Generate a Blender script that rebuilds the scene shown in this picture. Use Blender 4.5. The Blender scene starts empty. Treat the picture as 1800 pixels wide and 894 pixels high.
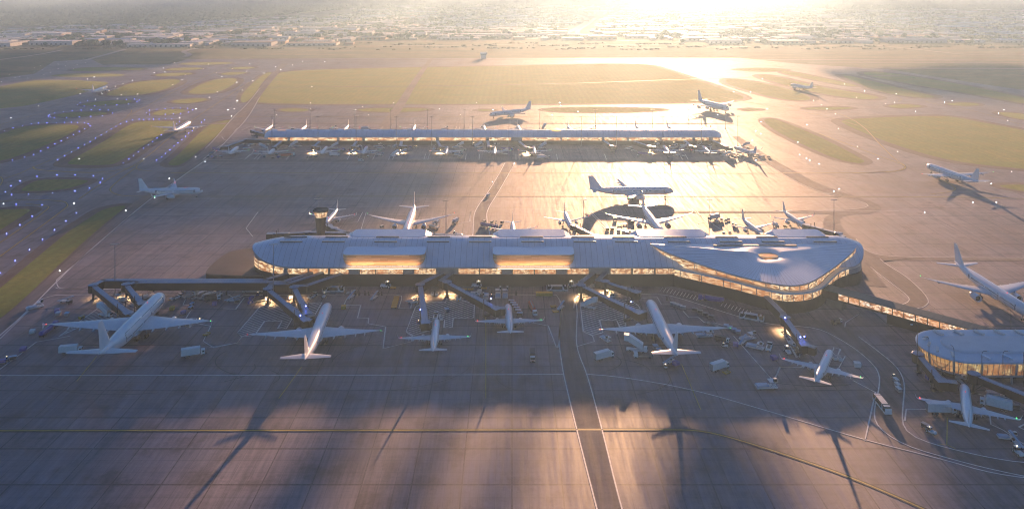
HAZEC, HAZE, ANI, SKY, SUN, SUNC, EXPO, SUN_AZ, SUN_EL = (.46,.72,1,1), 1.6e-4, .53, .06, 5.0, (1, .54, .28), 1.36, 10.0, 8.3
SHADE_BLOCKERS = [(200, 5200, 700, 2300), (-300, 200, 195, 250), (-1800, 4700, 1500, 2500), (2700, 3500, 1300, 2500), (284, 175, 172, 262), (-640, 680, 270, 280), (-850, 1100, 320, 260), (-260, 720, 220, 150),
          (-86, 225, 15, 165), (-46, 225, 10, 165), (-14, 225, 9, 165), (68, 228, 34, 170), (-1150, 1750, 420, 330), (980, 1450, 400, 220)]  # shade patches wanted on the ground: centre and half-size for each added blocker
import bpy, bmesh, math, random
import numpy as np
from mathutils import Vector, Matrix
random.seed(7)
S = bpy.context.scene
COL = S.collection
F, H, HZ = 1400.0, 180.0, -30.0        # focal length in photo pixels, camera height, horizon row

def P(px, py, z=0.0):
    Y = F * (H - z) / (py - HZ)
    return Vector(((px - 900.0) / F * Y, Y, z))

# ------------------------------------------------------------------ materials
def nn(nt, t, **k):
    n = nt.nodes.new(t)
    for a, b in k.items():
        if a.startswith('i_'):
            n.inputs[a[2:].replace('_', ' ')].default_value = b
        else:
            setattr(n, a, b)
    return n

def mat(name, col, rough=0.6, metal=0.0, var=0.12, scale=1.0, emit=None, estr=0.0, stretch=None, spec=None, bump=0.0, coat=0.0, sample=True):
    m = bpy.data.materials.new(name)
    m.use_nodes = True
    nt = m.node_tree
    b = nt.nodes['Principled BSDF']
    b.inputs['Roughness'].default_value = rough
    b.inputs['Metallic'].default_value = metal
    if spec is not None:
        b.inputs['Specular IOR Level'].default_value = spec
    if coat:
        b.inputs['Coat Weight'].default_value = coat
        b.inputs['Coat Roughness'].default_value = 0.15
    tc = nn(nt, 'ShaderNodeTexCoord')
    src = tc.outputs['Object']
    if stretch:
        mp = nn(nt, 'ShaderNodeMapping')
        mp.inputs['Scale'].default_value = stretch
        nt.links.new(src, mp.inputs['Vector'])
        src = mp.outputs['Vector']
    no = nn(nt, 'ShaderNodeTexNoise', i_Scale=scale, i_Detail=4.0, i_Roughness=0.6)
    nt.links.new(src, no.inputs['Vector'])
    cr = nn(nt, 'ShaderNodeValToRGB')
    c = Vector(col)
    cr.color_ramp.elements[0].position = 0.3
    cr.color_ramp.elements[1].position = 0.7
    cr.color_ramp.elements[0].color = tuple(c * (1 - var)) + (1,)
    cr.color_ramp.elements[1].color = tuple(min(1, v) for v in c * (1 + var)) + (1,)
    nt.links.new(no.outputs['Fac'], cr.inputs['Fac'])
    nt.links.new(cr.outputs['Color'], b.inputs['Base Color'])
    if bump:
        bp = nn(nt, 'ShaderNodeBump', i_Strength=bump, i_Distance=0.1)
        nt.links.new(no.outputs['Fac'], bp.inputs['Height'])
        nt.links.new(bp.outputs['Normal'], b.inputs['Normal'])
    if emit:
        b.inputs['Emission Color'].default_value = tuple(emit) + (1,)
        b.inputs['Emission Strength'].default_value = estr
        if not sample:
            m.cycles.emission_sampling = 'NONE'
    return m

def math_n(nt, op, a, b=None, c=None):
    n = nn(nt, 'ShaderNodeMath', operation=op)
    for i, v in enumerate((a, b, c)):
        if v is None: continue
        if isinstance(v, (int, float)): n.inputs[i].default_value = v
        else: nt.links.new(v, n.inputs[i])
    return n.outputs[0]

def mixc(nt, f, a, b, mode='MIX'):
    n = nn(nt, 'ShaderNodeMix', data_type='RGBA', blend_type=mode)
    for i, v in ((0, f), (6, a), (7, b)):
        if isinstance(v, (int, float)): n.inputs[i].default_value = v
        elif isinstance(v, tuple): n.inputs[i].default_value = v if len(v) == 4 else v + (1,)
        else: nt.links.new(v, n.inputs[i])
    return n.outputs[2]

def noise(nt, vec, scale, detail=3.0, rough=0.55, st=None):
    if st:
        mp = nn(nt, 'ShaderNodeMapping'); mp.inputs['Scale'].default_value = st
        nt.links.new(vec, mp.inputs['Vector']); vec = mp.outputs['Vector']
    n = nn(nt, 'ShaderNodeTexNoise', i_Scale=scale, i_Detail=detail, i_Roughness=rough)
    nt.links.new(vec, n.inputs['Vector'])
    return n.outputs['Fac']

def ramp(nt, f, p0, p1, v0=0.0, v1=1.0):
    n = nn(nt, 'ShaderNodeMapRange')
    for i, v in enumerate((None, p0, p1, v0, v1)):
        if v is not None: n.inputs[i].default_value = v
    nt.links.new(f, n.inputs[0])
    return n.outputs[0]

def base_mat(name, rough):
    m = bpy.data.materials.new(name); m.use_nodes = True
    nt = m.node_tree; b = nt.nodes['Principled BSDF']
    b.inputs['Roughness'].default_value = rough
    tc = nn(nt, 'ShaderNodeTexCoord')
    return m, nt, b, tc.outputs['Object']

def concrete_mat(name, base, joint, gx=18.0, gy=22.0, rough=0.56, jamt=0.75):
    m, nt, b, obj = base_mat(name, rough)
    sp = nn(nt, 'ShaderNodeSeparateXYZ'); nt.links.new(obj, sp.inputs[0])
    x, y = sp.outputs[0], sp.outputs[1]
    # slab tone per cell
    fx = math_n(nt, 'FLOOR', math_n(nt, 'DIVIDE', x, gx)); fy = math_n(nt, 'FLOOR', math_n(nt, 'DIVIDE', y, gy))
    cb = nn(nt, 'ShaderNodeCombineXYZ'); nt.links.new(fx, cb.inputs[0]); nt.links.new(fy, cb.inputs[1])
    wn = nn(nt, 'ShaderNodeTexWhiteNoise', noise_dimensions='3D'); nt.links.new(cb.outputs[0], wn.inputs['Vector'])
    big = noise(nt, obj, 0.012, 4)
    st = noise(nt, obj, 1.0, 4, 0.65, (0.35, 0.022, 1))
    st2 = noise(nt, obj, 1.0, 3, 0.6, (0.9, 0.06, 1))
    sth = noise(nt, obj, 1.0, 3, 0.6, (0.02, 0.3, 1))
    fine = noise(nt, obj, 0.8, 3)
    v = math_n(nt, 'ADD', math_n(nt, 'MULTIPLY', ramp(nt, big, .3, .7), .30), math_n(nt, 'MULTIPLY', ramp(nt, st, .3, .7), .42))
    v = math_n(nt, 'ADD', v, math_n(nt, 'MULTIPLY', ramp(nt, st2, .3, .7), .26))
    v = math_n(nt, 'ADD', v, math_n(nt, 'MULTIPLY', wn.outputs['Value'], .16))
    v = math_n(nt, 'ADD', v, math_n(nt, 'MULTIPLY', ramp(nt, fine, .3, .7), .14))
    v = math_n(nt, 'ADD', v, math_n(nt, 'MULTIPLY', ramp(nt, sth, .35, .65), .12))
    v = math_n(nt, 'ADD', math_n(nt, 'MULTIPLY', v, 1.6), -.04)
    tint = noise(nt, obj, 0.03, 3)
    bc = mixc(nt, ramp(nt, tint, .35, .65), tuple(base), tuple(Vector(base) * Vector((1.1, .98, .9)).x if False else (base[0] * 1.12, base[1] * 0.98, base[2] * 0.88)))
    sc = nn(nt, 'ShaderNodeVectorMath', operation='SCALE'); nt.links.new(bc, sc.inputs[0]); nt.links.new(v, sc.inputs[3])
    col = sc.outputs[0]
    # joints
    jx = math_n(nt, 'LESS_THAN', math_n(nt, 'PINGPONG', x, gx / 2), 0.26)
    jy = math_n(nt, 'LESS_THAN', math_n(nt, 'PINGPONG', y, gy / 2), 0.45)
    kx = math_n(nt, 'LESS_THAN', math_n(nt, 'PINGPONG', x, gx / 6), 0.11)
    ky = math_n(nt, 'LESS_THAN', math_n(nt, 'PINGPONG', y, gy / 6), 0.16)
    j = math_n(nt, 'MAXIMUM', jx, jy)
    k = math_n(nt, 'MULTIPLY', math_n(nt, 'MAXIMUM', kx, ky), .5)
    j = math_n(nt, 'MULTIPLY', math_n(nt, 'MAXIMUM', j, k), math_n(nt, 'MULTIPLY', ramp(nt, fine, .3, .6, .4, 1), jamt))
    col = mixc(nt, j, col, tuple(joint))
    # dark stains
    sn = noise(nt, obj, 0.06, 5, 0.7)
    col = mixc(nt, ramp(nt, sn, .52, .70, 0, .65), col, tuple(Vector(joint) * 1.6))
    nt.links.new(col, b.inputs['Base Color'])
    nt.links.new(ramp(nt, st, .3, .7, rough - .04, rough + .15), b.inputs['Roughness']); b.inputs['Specular IOR Level'].default_value = .30
    bp = nn(nt, 'ShaderNodeBump', i_Strength=0.25, i_Distance=0.05); nt.links.new(fine, bp.inputs['Height'])
    nt.links.new(bp.outputs[0], b.inputs['Normal'])
    return m

def field_mat(name, c0, c1, c2, s=0.004, st=(1, 2.2, 1)):
    m, nt, b, obj = base_mat(name, 0.95)
    b.inputs['Specular IOR Level'].default_value = 0.15
    if name == 'grass': b.inputs['Sheen Weight'].default_value = .13; b.inputs['Sheen Roughness'].default_value = .4; b.inputs['Sheen Tint'].default_value = (.9, .9, .3, 1)
    a = noise(nt, obj, s, 6, .62, st); d = noise(nt, obj, s * 9, 4, .7, st); e = noise(nt, obj, s * 60, 3)
    col = mixc(nt, ramp(nt, a, .38, .62), c0, c1)
    col = mixc(nt, ramp(nt, d, .45, .62, 0, .85), col, c2)
    if name == 'grass':
        wv = nn(nt, 'ShaderNodeTexWave', wave_type='BANDS', bands_direction='X', i_Scale=.035, i_Distortion=1.5, i_Detail=2.0); nt.links.new(obj, wv.inputs['Vector'])
        s2 = nn(nt, 'ShaderNodeVectorMath', operation='SCALE'); nt.links.new(col, s2.inputs[0]); nt.links.new(ramp(nt, wv.outputs['Fac'], .3, .7, .92, 1.07), s2.inputs[3]); col = s2.outputs[0]
        worn = noise(nt, obj, .018, 6, .7); col = mixc(nt, ramp(nt, worn, .60, .70, 0, .6), col, (.15, .12, .06, 1))
    sc = nn(nt, 'ShaderNodeVectorMath', operation='SCALE'); nt.links.new(col, sc.inputs[0]); nt.links.new(ramp(nt, e, .3, .7, .65, 1.35), sc.inputs[3])
    nt.links.new(sc.outputs[0], b.inputs['Base Color'])
    bp = nn(nt, 'ShaderNodeBump', i_Strength=0.5, i_Distance=0.4); nt.links.new(e, bp.inputs['Height'])
    nt.links.new(bp.outputs[0], b.inputs['Normal'])
    return m

def window_mat(name, strength, sx=1.0, warm=(1.0, .62, .28), pale=(1.0, .86, .6), mull=3.2):
    """lit interior seen through glazing: floor glow, people and fittings as broken dark marks, mullions"""
    m, nt, b, obj = base_mat(name, 0.12)
    sp = nn(nt, 'ShaderNodeSeparateXYZ'); nt.links.new(obj, sp.inputs[0])
    # x+y so that walls in any direction vary along their length
    u = math_n(nt, 'ADD', sp.outputs[0], math_n(nt, 'MULTIPLY', sp.outputs[1], .73))
    cb = nn(nt, 'ShaderNodeCombineXYZ'); nt.links.new(u, cb.inputs[0]); nt.links.new(sp.outputs[2], cb.inputs[1])
    n1 = noise(nt, cb.outputs[0], .75 * sx, 3, .75, (1, .9, 1))
    n2 = noise(nt, cb.outputs[0], .10, 2, .5, (1, .2, 1))
    n3 = noise(nt, cb.outputs[0], .42 * sx, 3, .7, (1, 1.7, 1))
    col = mixc(nt, ramp(nt, n1, .42, .60), warm, pale)
    col = mixc(nt, ramp(nt, n3, .45, .54, 0, .95), col, (.20, .065, .02, 1))
    col = mixc(nt, ramp(nt, n2, .40, .62, .0, .7), col, (.55, .20, .06, 1))
    mu = math_n(nt, 'LESS_THAN', math_n(nt, 'PINGPONG', u, mull / 2), .10)
    col = mixc(nt, math_n(nt, 'MULTIPLY', mu, .75), col, (.06, .04, .03, 1))
    nt.links.new(col, b.inputs['Emission Color'])
    b.inputs['Emission Strength'].default_value = strength
    b.inputs['Base Color'].default_value = (.05, .05, .06, 1)
    return m

def seam_mat(name, col, gap=3.0, axis=0, metal=.55, rough=.34, line=.5, width=.12, skew=0.0):
    m, nt, b, obj = base_mat(name, rough)
    b.inputs['Metallic'].default_value = metal
    sp = nn(nt, 'ShaderNodeSeparateXYZ'); nt.links.new(obj, sp.inputs[0])
    u = sp.outputs[axis]
    if skew: u = math_n(nt, 'ADD', u, math_n(nt, 'MULTIPLY', sp.outputs[1 - axis], skew))
    j = math_n(nt, 'LESS_THAN', math_n(nt, 'PINGPONG', u, gap / 2), width)
    n1 = noise(nt, obj, .08, 3); n2 = noise(nt, obj, 1.0, 3, .6, (.6, .1, .1))
    c = nn(nt, 'ShaderNodeVectorMath', operation='SCALE'); c.inputs[0].default_value = col
    nt.links.new(math_n(nt, 'ADD', ramp(nt, n1, .3, .7, .42, .54), ramp(nt, n2, .3, .7, .46, .54)), c.inputs[3])
    nt.links.new(mixc(nt, math_n(nt, 'MULTIPLY', j, line), c.outputs[0], tuple(Vector(col) * .3)), b.inputs['Base Color'])
    nt.links.new(ramp(nt, n2, .3, .7, rough - .06, rough + .1), b.inputs['Roughness'])
    return m

def radial_mat(name, col, cx, cy):
    m, nt, b, obj = base_mat(name, .33)
    b.inputs['Metallic'].default_value = .15
    mp = nn(nt, 'ShaderNodeMapping'); mp.inputs['Location'].default_value = (-cx, -cy, 0); nt.links.new(obj, mp.inputs['Vector'])
    sp = nn(nt, 'ShaderNodeSeparateXYZ'); nt.links.new(mp.outputs[0], sp.inputs[0])
    a = math_n(nt, 'ARCTAN2', sp.outputs[1], sp.outputs[0])
    j = math_n(nt, 'LESS_THAN', math_n(nt, 'PINGPONG', a, math.pi / 90), .0045)
    n1 = noise(nt, obj, .06, 3)
    c = nn(nt, 'ShaderNodeVectorMath', operation='SCALE'); c.inputs[0].default_value = col
    nt.links.new(ramp(nt, n1, .3, .7, .92, 1.08), c.inputs[3])
    nt.links.new(mixc(nt, math_n(nt, 'MULTIPLY', j, .45), c.outputs[0], tuple(Vector(col) * .35)), b.inputs['Base Color'])
    return m

M = {}
M['concrete'] = concrete_mat('concrete', (.180, .166, .198), (.022, .020, .026))
M['taxiway'] = concrete_mat('taxiway_concrete', (.135, .14, .185), (.022, .022, .028), 24, 60, .6, .35)
M['asphalt'] = concrete_mat('asphalt', (.135, .125, .14), (.04, .035, .035), 400, 400, .75, .2)
M['shoulder'] = concrete_mat('shoulder_asphalt', (.085, .075, .085), (.05, .04, .04), 400, 400, .8, .2)
M['terrain'] = field_mat('terrain_soil', (.05, .08, .025), (.15, .14, .08), (.035, .055, .022), .0045, (1, 3.2, 1))
M['suburb'] = field_mat('suburb_ground', (.10, .105, .07), (.17, .155, .13), (.045, .06, .03), .004, (1, 1.6, 1))
M['grass'] = field_mat('grass', (.05, .135, .03), (.12, .155, .038), (.035, .09, .02), .03, (1, 1, 1))
M['white_line'] = mat('white_paint', (.72, .72, .70), .6, var=.2, scale=.6)
M['yellow_line'] = mat('yellow_paint', (.55, .42, .06), .6, var=.2, scale=.6)
M['black_line'] = mat('black_paint', (.035, .035, .035), .7, var=.2)
M['rubber'] = mat('rubber_marks', (.05, .047, .05), .7, var=.3, scale=.1)
M['plane'] = mat('white_aircraft_paint', (.84, .84, .85), .28, var=.04, scale=.4, coat=.4)
M['wing'] = mat('grey_wing_paint', (.68, .69, .71), .35, var=.06, scale=.5, coat=.2)
M['darkglass'] = mat('dark_glass', (.02, .022, .028), .12, var=.1)
M['metal'] = mat('bare_metal', (.45, .45, .46), .35, .8, var=.1)
M['darkmetal'] = mat('dark_metal', (.06, .06, .065), .5, .3, var=.15)
M['tyre'] = mat('tyre_rubber', (.02, .02, .02), .85, var=.2)
M['red'] = mat('red_paint', (.45, .03, .02), .35, var=.1)
M['blue'] = mat('blue_paint', (.03, .06, .35), .35, var=.15)
M['purple'] = mat('violet_paint', (.13, .08, .32), .35, var=.15)
M['lblue'] = mat('pale_blue_cover', (.32, .47, .62), .4, var=.1)
M['yellow'] = mat('yellow_equipment', (.62, .36, .03), .45, var=.15)
M['white'] = mat('white_vehicle_paint', (.75, .75, .74), .35, var=.06)
M['cream'] = mat('white_panel', (.70, .69, .66), .5, var=.08)
M['grey'] = mat('grey_panel', (.28, .29, .31), .5, var=.1)
M['dark'] = mat('dark_panel', (.045, .045, .05), .5, var=.2)
M['bridge_roof'] = seam_mat('bridge_roof_metal', (.20, .26, .36), 1.6, 0, .35, .35, .4, .08)
M['bridge_side'] = seam_mat('bridge_side_cladding', (.022, .021, .024), 1.6, 0, .3, .45, .4, .08)
M['wallbase'] = seam_mat('dark_bronze_wall', (.085, .05, .03), 6.0, 0, .1, .6, .5, .05)
M['concretewall'] = mat('wall_concrete', (.20, .17, .14), .7, var=.15, scale=.3)
M['roof'] = seam_mat('standing_seam_roof', (.66, .73, .83), 3.4, 0, .25, .38, .45, .13)
M['roof_far'] = seam_mat('far_roof_metal', (.64, .70, .80), 6.0, 0, .25, .33, .4, .12)
M['fascia'] = mat('fascia_metal', (.42, .42, .44), .4, .4, var=.08)
M['wood'] = None
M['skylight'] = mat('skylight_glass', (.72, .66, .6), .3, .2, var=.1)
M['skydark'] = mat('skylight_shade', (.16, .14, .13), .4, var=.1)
M['podtop'] = mat('pale_blue_pod_top', (.52, .68, .82), .3, .2, var=.04)
M['win'] = window_mat('lit_windows', .46)
M['win2'] = window_mat('lit_hall_glass', .46, 1.3, mull=7.0)
M['winfar'] = window_mat('lit_far_windows', .6, .45, mull=9.0)
M['winpod'] = window_mat('lit_lounge_glass', .3, .4, (.55, .35, .10), (.95, .75, .40), 2.2)
M['towerdark'] = mat('tower_dark_cladding', (.018, .017, .018), .6, var=.2)
M['roofpanel'] = mat('pale_roof_panel', (.64, .72, .82), .4, .15, var=.05, scale=.2)
M['washlamp'] = mat('wash_lamp_glow', (.9, .7, .4), emit=(1, .62, .3), estr=2, sample=False)
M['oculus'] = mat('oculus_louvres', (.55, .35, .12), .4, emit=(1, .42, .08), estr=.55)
M['lampwarm'] = mat('warm_lamp', (.9, .7, .4), emit=(1, .68, .32), estr=8, sample=False)
M['lampwhite'] = mat('white_lamp', (.9, .9, .9), emit=(.95, .97, 1), estr=6, sample=False)
M['lampblue'] = mat('blue_lamp', (.2, .3, .9), emit=(.16, .20, 1), estr=7, sample=False)
M['lampred'] = mat('red_lamp', (.9, .1, .1), emit=(1, .08, .06), estr=1.2, sample=False)
M['lampgreen'] = mat('green_lamp', (.1, .9, .2), emit=(.1, 1, .2), estr=1.0, sample=False)
M['bark'] = mat('bark', (.10, .07, .05), .9, var=.2)
def leaf_mat(name, a, b_):
    m, nt, b, obj = base_mat(name, .9)
    b.inputs['Specular IOR Level'].default_value = .1
    n = noise(nt, obj, .03, 4, .7)
    n2 = noise(nt, obj, .4, 3, .7)
    c = mixc(nt, ramp(nt, n, .35, .65), a, b_)
    sc = nn(nt, 'ShaderNodeVectorMath', operation='SCALE'); nt.links.new(c, sc.inputs[0]); nt.links.new(ramp(nt, n2, .3, .7, .6, 1.4), sc.inputs[3])
    nt.links.new(sc.outputs[0], b.inputs['Base Color'])
    return m
M['leaf'] = leaf_mat('foliage', (.03, .085, .025), (.07, .13, .04))
M['leaf2'] = leaf_mat('foliage_olive', (.06, .08, .03), (.11, .11, .04))
def wood_mat():
    m, nt, b, obj = base_mat('timber_cladding', .5)
    sp = nn(nt, 'ShaderNodeSeparateXYZ'); nt.links.new(obj, sp.inputs[0])
    fz = math_n(nt, 'FLOOR', math_n(nt, 'DIVIDE', sp.outputs[2], .55))
    fx = math_n(nt, 'FLOOR', math_n(nt, 'DIVIDE', math_n(nt, 'ADD', sp.outputs[0], math_n(nt, 'MULTIPLY', fz, 4.7)), 9.0))
    cb = nn(nt, 'ShaderNodeCombineXYZ'); nt.links.new(fx, cb.inputs[0]); nt.links.new(fz, cb.inputs[1])
    wn = nn(nt, 'ShaderNodeTexWhiteNoise', noise_dimensions='3D'); nt.links.new(cb.outputs[0], wn.inputs['Vector'])
    col = mixc(nt, wn.outputs['Value'], (.50, .26, .12, 1), (.80, .50, .27, 1))
    nt.links.new(col, b.inputs['Base Color'])
    return m
M['wood'] = wood_mat()

# ------------------------------------------------------------------ mesh builder
class MB:
    def __init__(s): s.v = []; s.f = []; s.m = []; s.mats = []; s.smooth = False
    def mi(s, m):
        m = M[m] if isinstance(m, str) else m
        if m not in s.mats: s.mats.append(m)
        return s.mats.index(m)
    def add(s, vs, fs, m):
        k = len(s.v); i = s.mi(m)
        s.v += [tuple(v) for v in vs]
        for f in fs: s.f.append([a + k for a in f]); s.m.append(i)
        return s
    def box(s, c, d, m, rz=0.0, taper=1.0, shear=0.0):
        x, y, z = c; a, b, h = d[0] / 2, d[1] / 2, d[2] / 2
        vs = []
        for dz, t in ((-h, 1), (h, taper)):
            for dx, dy in ((-a, -b), (a, -b), (a, b), (-a, b)):
                X, Y = dx * t, dy * t + (shear if dz > 0 else 0)
                vs.append((x + X * math.cos(rz) - Y * math.sin(rz), y + X * math.sin(rz) + Y * math.cos(rz), z + dz))
        return s.add(vs, [(0, 3, 2, 1), (4, 5, 6, 7), (0, 1, 5, 4), (1, 2, 6, 5), (2, 3, 7, 6), (3, 0, 4, 7)], m)
    def prism(s, poly, z0, z1, m, mtop=None):
        n = len(poly)
        a = sum(poly[i][0] * poly[(i + 1) % n][1] - poly[(i + 1) % n][0] * poly[i][1] for i in range(n))
        if a < 0: poly = poly[::-1]
        f0 = (lambda i: z0[i]) if isinstance(z0, list) else (lambda i: z0)
        vs = [(p[0], p[1], f0(i)) for i, p in enumerate(poly)] + [(p[0], p[1], z1) for p in poly]
        s.add(vs, [(i, (i + 1) % n, n + (i + 1) % n, n + i) for i in range(n)] + [tuple(range(n))[::-1]], m)
        return s.add([(p[0], p[1], z1) for p in poly], [tuple(range(n))], mtop or m)
    def cyl(s, p0, p1, r0, r1, m, n=10, cap=True):
        p0, p1 = Vector(p0), Vector(p1); d = (p1 - p0).normalized()
        u = d.orthogonal().normalized(); w = d.cross(u)
        vs = []
        for p, r in ((p0, r0), (p1, r1)):
            for i in range(n):
                a = 2 * math.pi * i / n
                vs.append(p + u * (math.cos(a) * r) + w * (math.sin(a) * r))
        fs = [(i, (i + 1) % n, n + (i + 1) % n, n + i) for i in range(n)]
        if cap: fs += [tuple(range(n))[::-1], tuple(range(n, 2 * n))]
        return s.add(vs, fs, m)
    def loft(s, rings, m, cap=True, closed=True):
        n = len(rings[0]); vs = [v for r in rings for v in r]; fs = []
        for k in range(len(rings) - 1):
            for i in range(n if closed else n - 1):
                a, b = k * n + i, k * n + (i + 1) % n
                fs.append((a, b, b + n, a + n))
        if cap: fs += [tuple(range(n))[::-1], tuple(range((len(rings) - 1) * n, len(rings) * n))]
        return s.add(vs, fs, m)
    def lathe_y(s, prof, c, m, n=16):     # prof (r, y) round an axis along y
        rings = [[(c[0] + math.cos(2 * math.pi * i / n) * r, c[1] + y, c[2] + math.sin(2 * math.pi * i / n) * r) for i in range(n)] for r, y in prof]
        return s.loft(rings, m, cap=False)
    def lathe_z(s, prof, c, m, n=16):
        rings = [[(c[0] + math.cos(2 * math.pi * i / n) * r, c[1] + math.sin(2 * math.pi * i / n) * r, c[2] + z) for i in range(n)] for r, z in prof]
        return s.loft(rings, m, cap=True)
    def ico(s, c, r, m, sub=1):
        bm = bmesh.new(); bmesh.ops.create_icosphere(bm, subdivisions=sub, radius=r)
        bm.verts.index_update()
        s.add([(v.co.x + c[0], v.co.y + c[1], v.co.z + c[2]) for v in bm.verts], [[v.index for v in f.verts] for f in bm.faces], m)
        bm.free(); return s
    def quad(s, a, b, c, d, m): return s.add([a, b, c, d], [(0, 1, 2, 3)], m)
    def wall(s, path, z0, z1, m, both=False):      # vertical strip along an XY path; z may be lists
        g = lambda z, i: z[i] if isinstance(z, (list, tuple)) else z
        n = len(path)
        vs = [(p[0], p[1], g(z0, i)) for i, p in enumerate(path)] + [(p[0], p[1], g(z1, i)) for i, p in enumerate(path)]
        return s.add(vs, [(i, i + 1, n + i + 1, n + i) for i in range(n - 1)], m)
    def build(s, name, parent=None, smooth=False, bevel=0.0):
        me = bpy.data.meshes.new(name)
        me.from_pydata(s.v, [], s.f)
        for mm in s.mats: me.materials.append(mm)
        me.polygons.foreach_set('material_index', s.m)
        if smooth: me.polygons.foreach_set('use_smooth', [True] * len(s.f))
        me.update()
        if smooth and hasattr(me, 'set_sharp_from_angle'): me.set_sharp_from_angle(angle=math.radians(40))
        o = bpy.data.objects.new(name, me); COL.objects.link(o)
        if parent is not None: o.parent = parent
        if bevel:
            b = o.modifiers.new('bevel', 'BEVEL'); b.width = bevel; b.segments = 2
        return o

def tag(o, label=None, cat=None, group=None, kind=None):
    if label: o['label'] = label
    if cat: o['category'] = cat
    if group: o['group'] = group
    if kind: o['kind'] = kind
    return o
def empty(name, loc=(0, 0, 0), rz=0.0, label=None, cat=None, group=None):
    o = bpy.data.objects.new(name, None); COL.objects.link(o)
    o.location = loc; o.rotation_euler = (0, 0, rz); o.empty_display_size = .1
    return tag(o, label, cat, group)
def copy_tree(o, parent=None):
    c = o.copy(); COL.objects.link(c); c.parent = parent
    for ch in o.children: copy_tree(ch, c)
    return c
def flatten(root, name):
    """one small mesh with all the parts of a thing, for copies too far off to show parts"""
    mb = MB()
    def go(o, mtx):
        if o.type == 'MESH':
            me = o.data; ms = [m for m in me.materials]
            k = len(mb.v); mb.v += [tuple(mtx @ v.co) for v in me.vertices]
            for p in me.polygons:
                mb.f.append([a + k for a in p.vertices]); mb.m.append(mb.mi(ms[p.material_index]))
        for c in o.children: go(c, mtx @ c.matrix_basis)
    go(root, Matrix.Identity(4))
    o = mb.build(name); COL.objects.unlink(o)
    return o
def chaikin(pts, n=2, closed=True):
    pts = [Vector(p) for p in pts]
    for _ in range(n):
        q = []
        N = len(pts)
        if not closed: q.append(pts[0])
        for i in range(N if closed else N - 1):
            a, b = pts[i], pts[(i + 1) % N]
            q += [a * .75 + b * .25, a * .25 + b * .75]
        if not closed: q.append(pts[-1])
        pts = q
    return pts
def area(poly):
    n = len(poly); return sum(poly[i][0] * poly[(i + 1) % n][1] - poly[(i + 1) % n][0] * poly[i][1] for i in range(n)) / 2
def offset(poly, d):
    n = len(poly); sgn = 1 if area(poly) > 0 else -1; out = []
    for i in range(n):
        a, b, c = Vector(poly[i - 1][:2]), Vector(poly[i][:2]), Vector(poly[(i + 1) % n][:2])
        t = (c - a)
        if t.length < 1e-6: out.append(b); continue
        t.normalize(); out.append(b + Vector((t.y, -t.x)) * d * sgn)
    return out
def ribbon(mb, pts, w, z, m, dash=None):
    pts = [Vector(p[:2]) for p in pts]
    if dash:
        on, off = dash
        for i in range(len(pts) - 1):
            a, b = pts[i], pts[i + 1]; L = (b - a).length; d = (b - a) / L; t = 0
            while t < L:
                ribbon(mb, [a + d * t, a + d * min(L, t + on)], w, z, m); t += on + off
        return
    n = len(pts); vs = []
    for i in range(n):
        a = pts[max(0, i - 1)]; c = pts[min(n - 1, i + 1)]
        t = (c - a).normalized(); nr = Vector((-t.y, t.x))
        if 0 < i < n - 1:
            t1 = (pts[i] - a).normalized(); cosv = max(.5, abs(nr.dot(Vector((-t1.y, t1.x))))); k = w / 2 / cosv
        else: k = w / 2
        vs += [(*(pts[i] - nr * k), z), (*(pts[i] + nr * k), z)]
    mb.add(vs, [(2 * i, 2 * i + 2, 2 * i + 3, 2 * i + 1) for i in range(n - 1)], m)
def G(pts, z=0.0): return [P(x, y, z) for x, y in pts]
# ------------------------------------------------------------------ ground
def zc(x0, y0, f): return lambda L: [(x0 + x / f, y0 + y / f) for x, y in L]
ZL = zc(0, 90, 3.887); ZK = zc(0, 290, 3.576); ZR = zc(1300, 120, 2.98); ZCc = zc(400, 90, 3.0)
gm = MB()
gm.quad((-9000, -60, 0), (9000, -60, 0), (9000, 12500, 0), (-9000, 12500, 0), 'terrain')
tag(gm.build('terrain'), kind='structure')
sb = MB()
sb.add([(x, y, .03) for x, y in [(-2300, 2290), (-1500, 2330), (-300, 2420), (400, 2500), (1100, 2380), (2300, 2330), (4700, 6600), (3600, 7000), (600, 7300), (-1500, 6000), (-1900, 3600), (-2400, 2900)]], [tuple(range(12))], 'suburb')
tag(sb.build('industrial_ground'), kind='structure')
# the airfield: taxiway concrete everywhere inside the boundary
af = [(-620, -60)] + [tuple(P(x, y)[:2]) for x, y in [(-120, 520), (-120, 152), (60, 130), (95, 108), (160, 104), (180, 114), (300, 113), (330, 104), (560, 103), (900, 102), (1300, 102), (1400, 112), (1560, 122), (1740, 150), (1940, 178), (1980, 500)]] + [(520, -60)]
t = MB(); t.add([(p[0], p[1], .05) for p in af], [tuple(range(len(af)))], 'taxiway'); tag(t.build('taxiway'), kind='structure')
# aprons: paler slab concrete
ap = G([(1180, 283), (1290, 283), (1420, 300), (1560, 330), (1990, 345), (1990, 894), (1990, 1080), (-60, 1080), (-60, 650), (28, 545), (165, 437), (240, 372), (323, 304), (352, 283)])
t = MB(); t.add([(p.x, p.y, .07) for p in ap], [tuple(range(len(ap)))], 'concrete')
ap2 = G([(352, 280), (400, 240), (425, 215), (900, 217), (1290, 218), (1330, 240), (1360, 262), (1420, 283)])
t.add([(p.x, p.y, .07) for p in ap2], [tuple(range(len(ap2)))], 'concrete')
tag(t.build('apron'), kind='structure')

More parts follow.
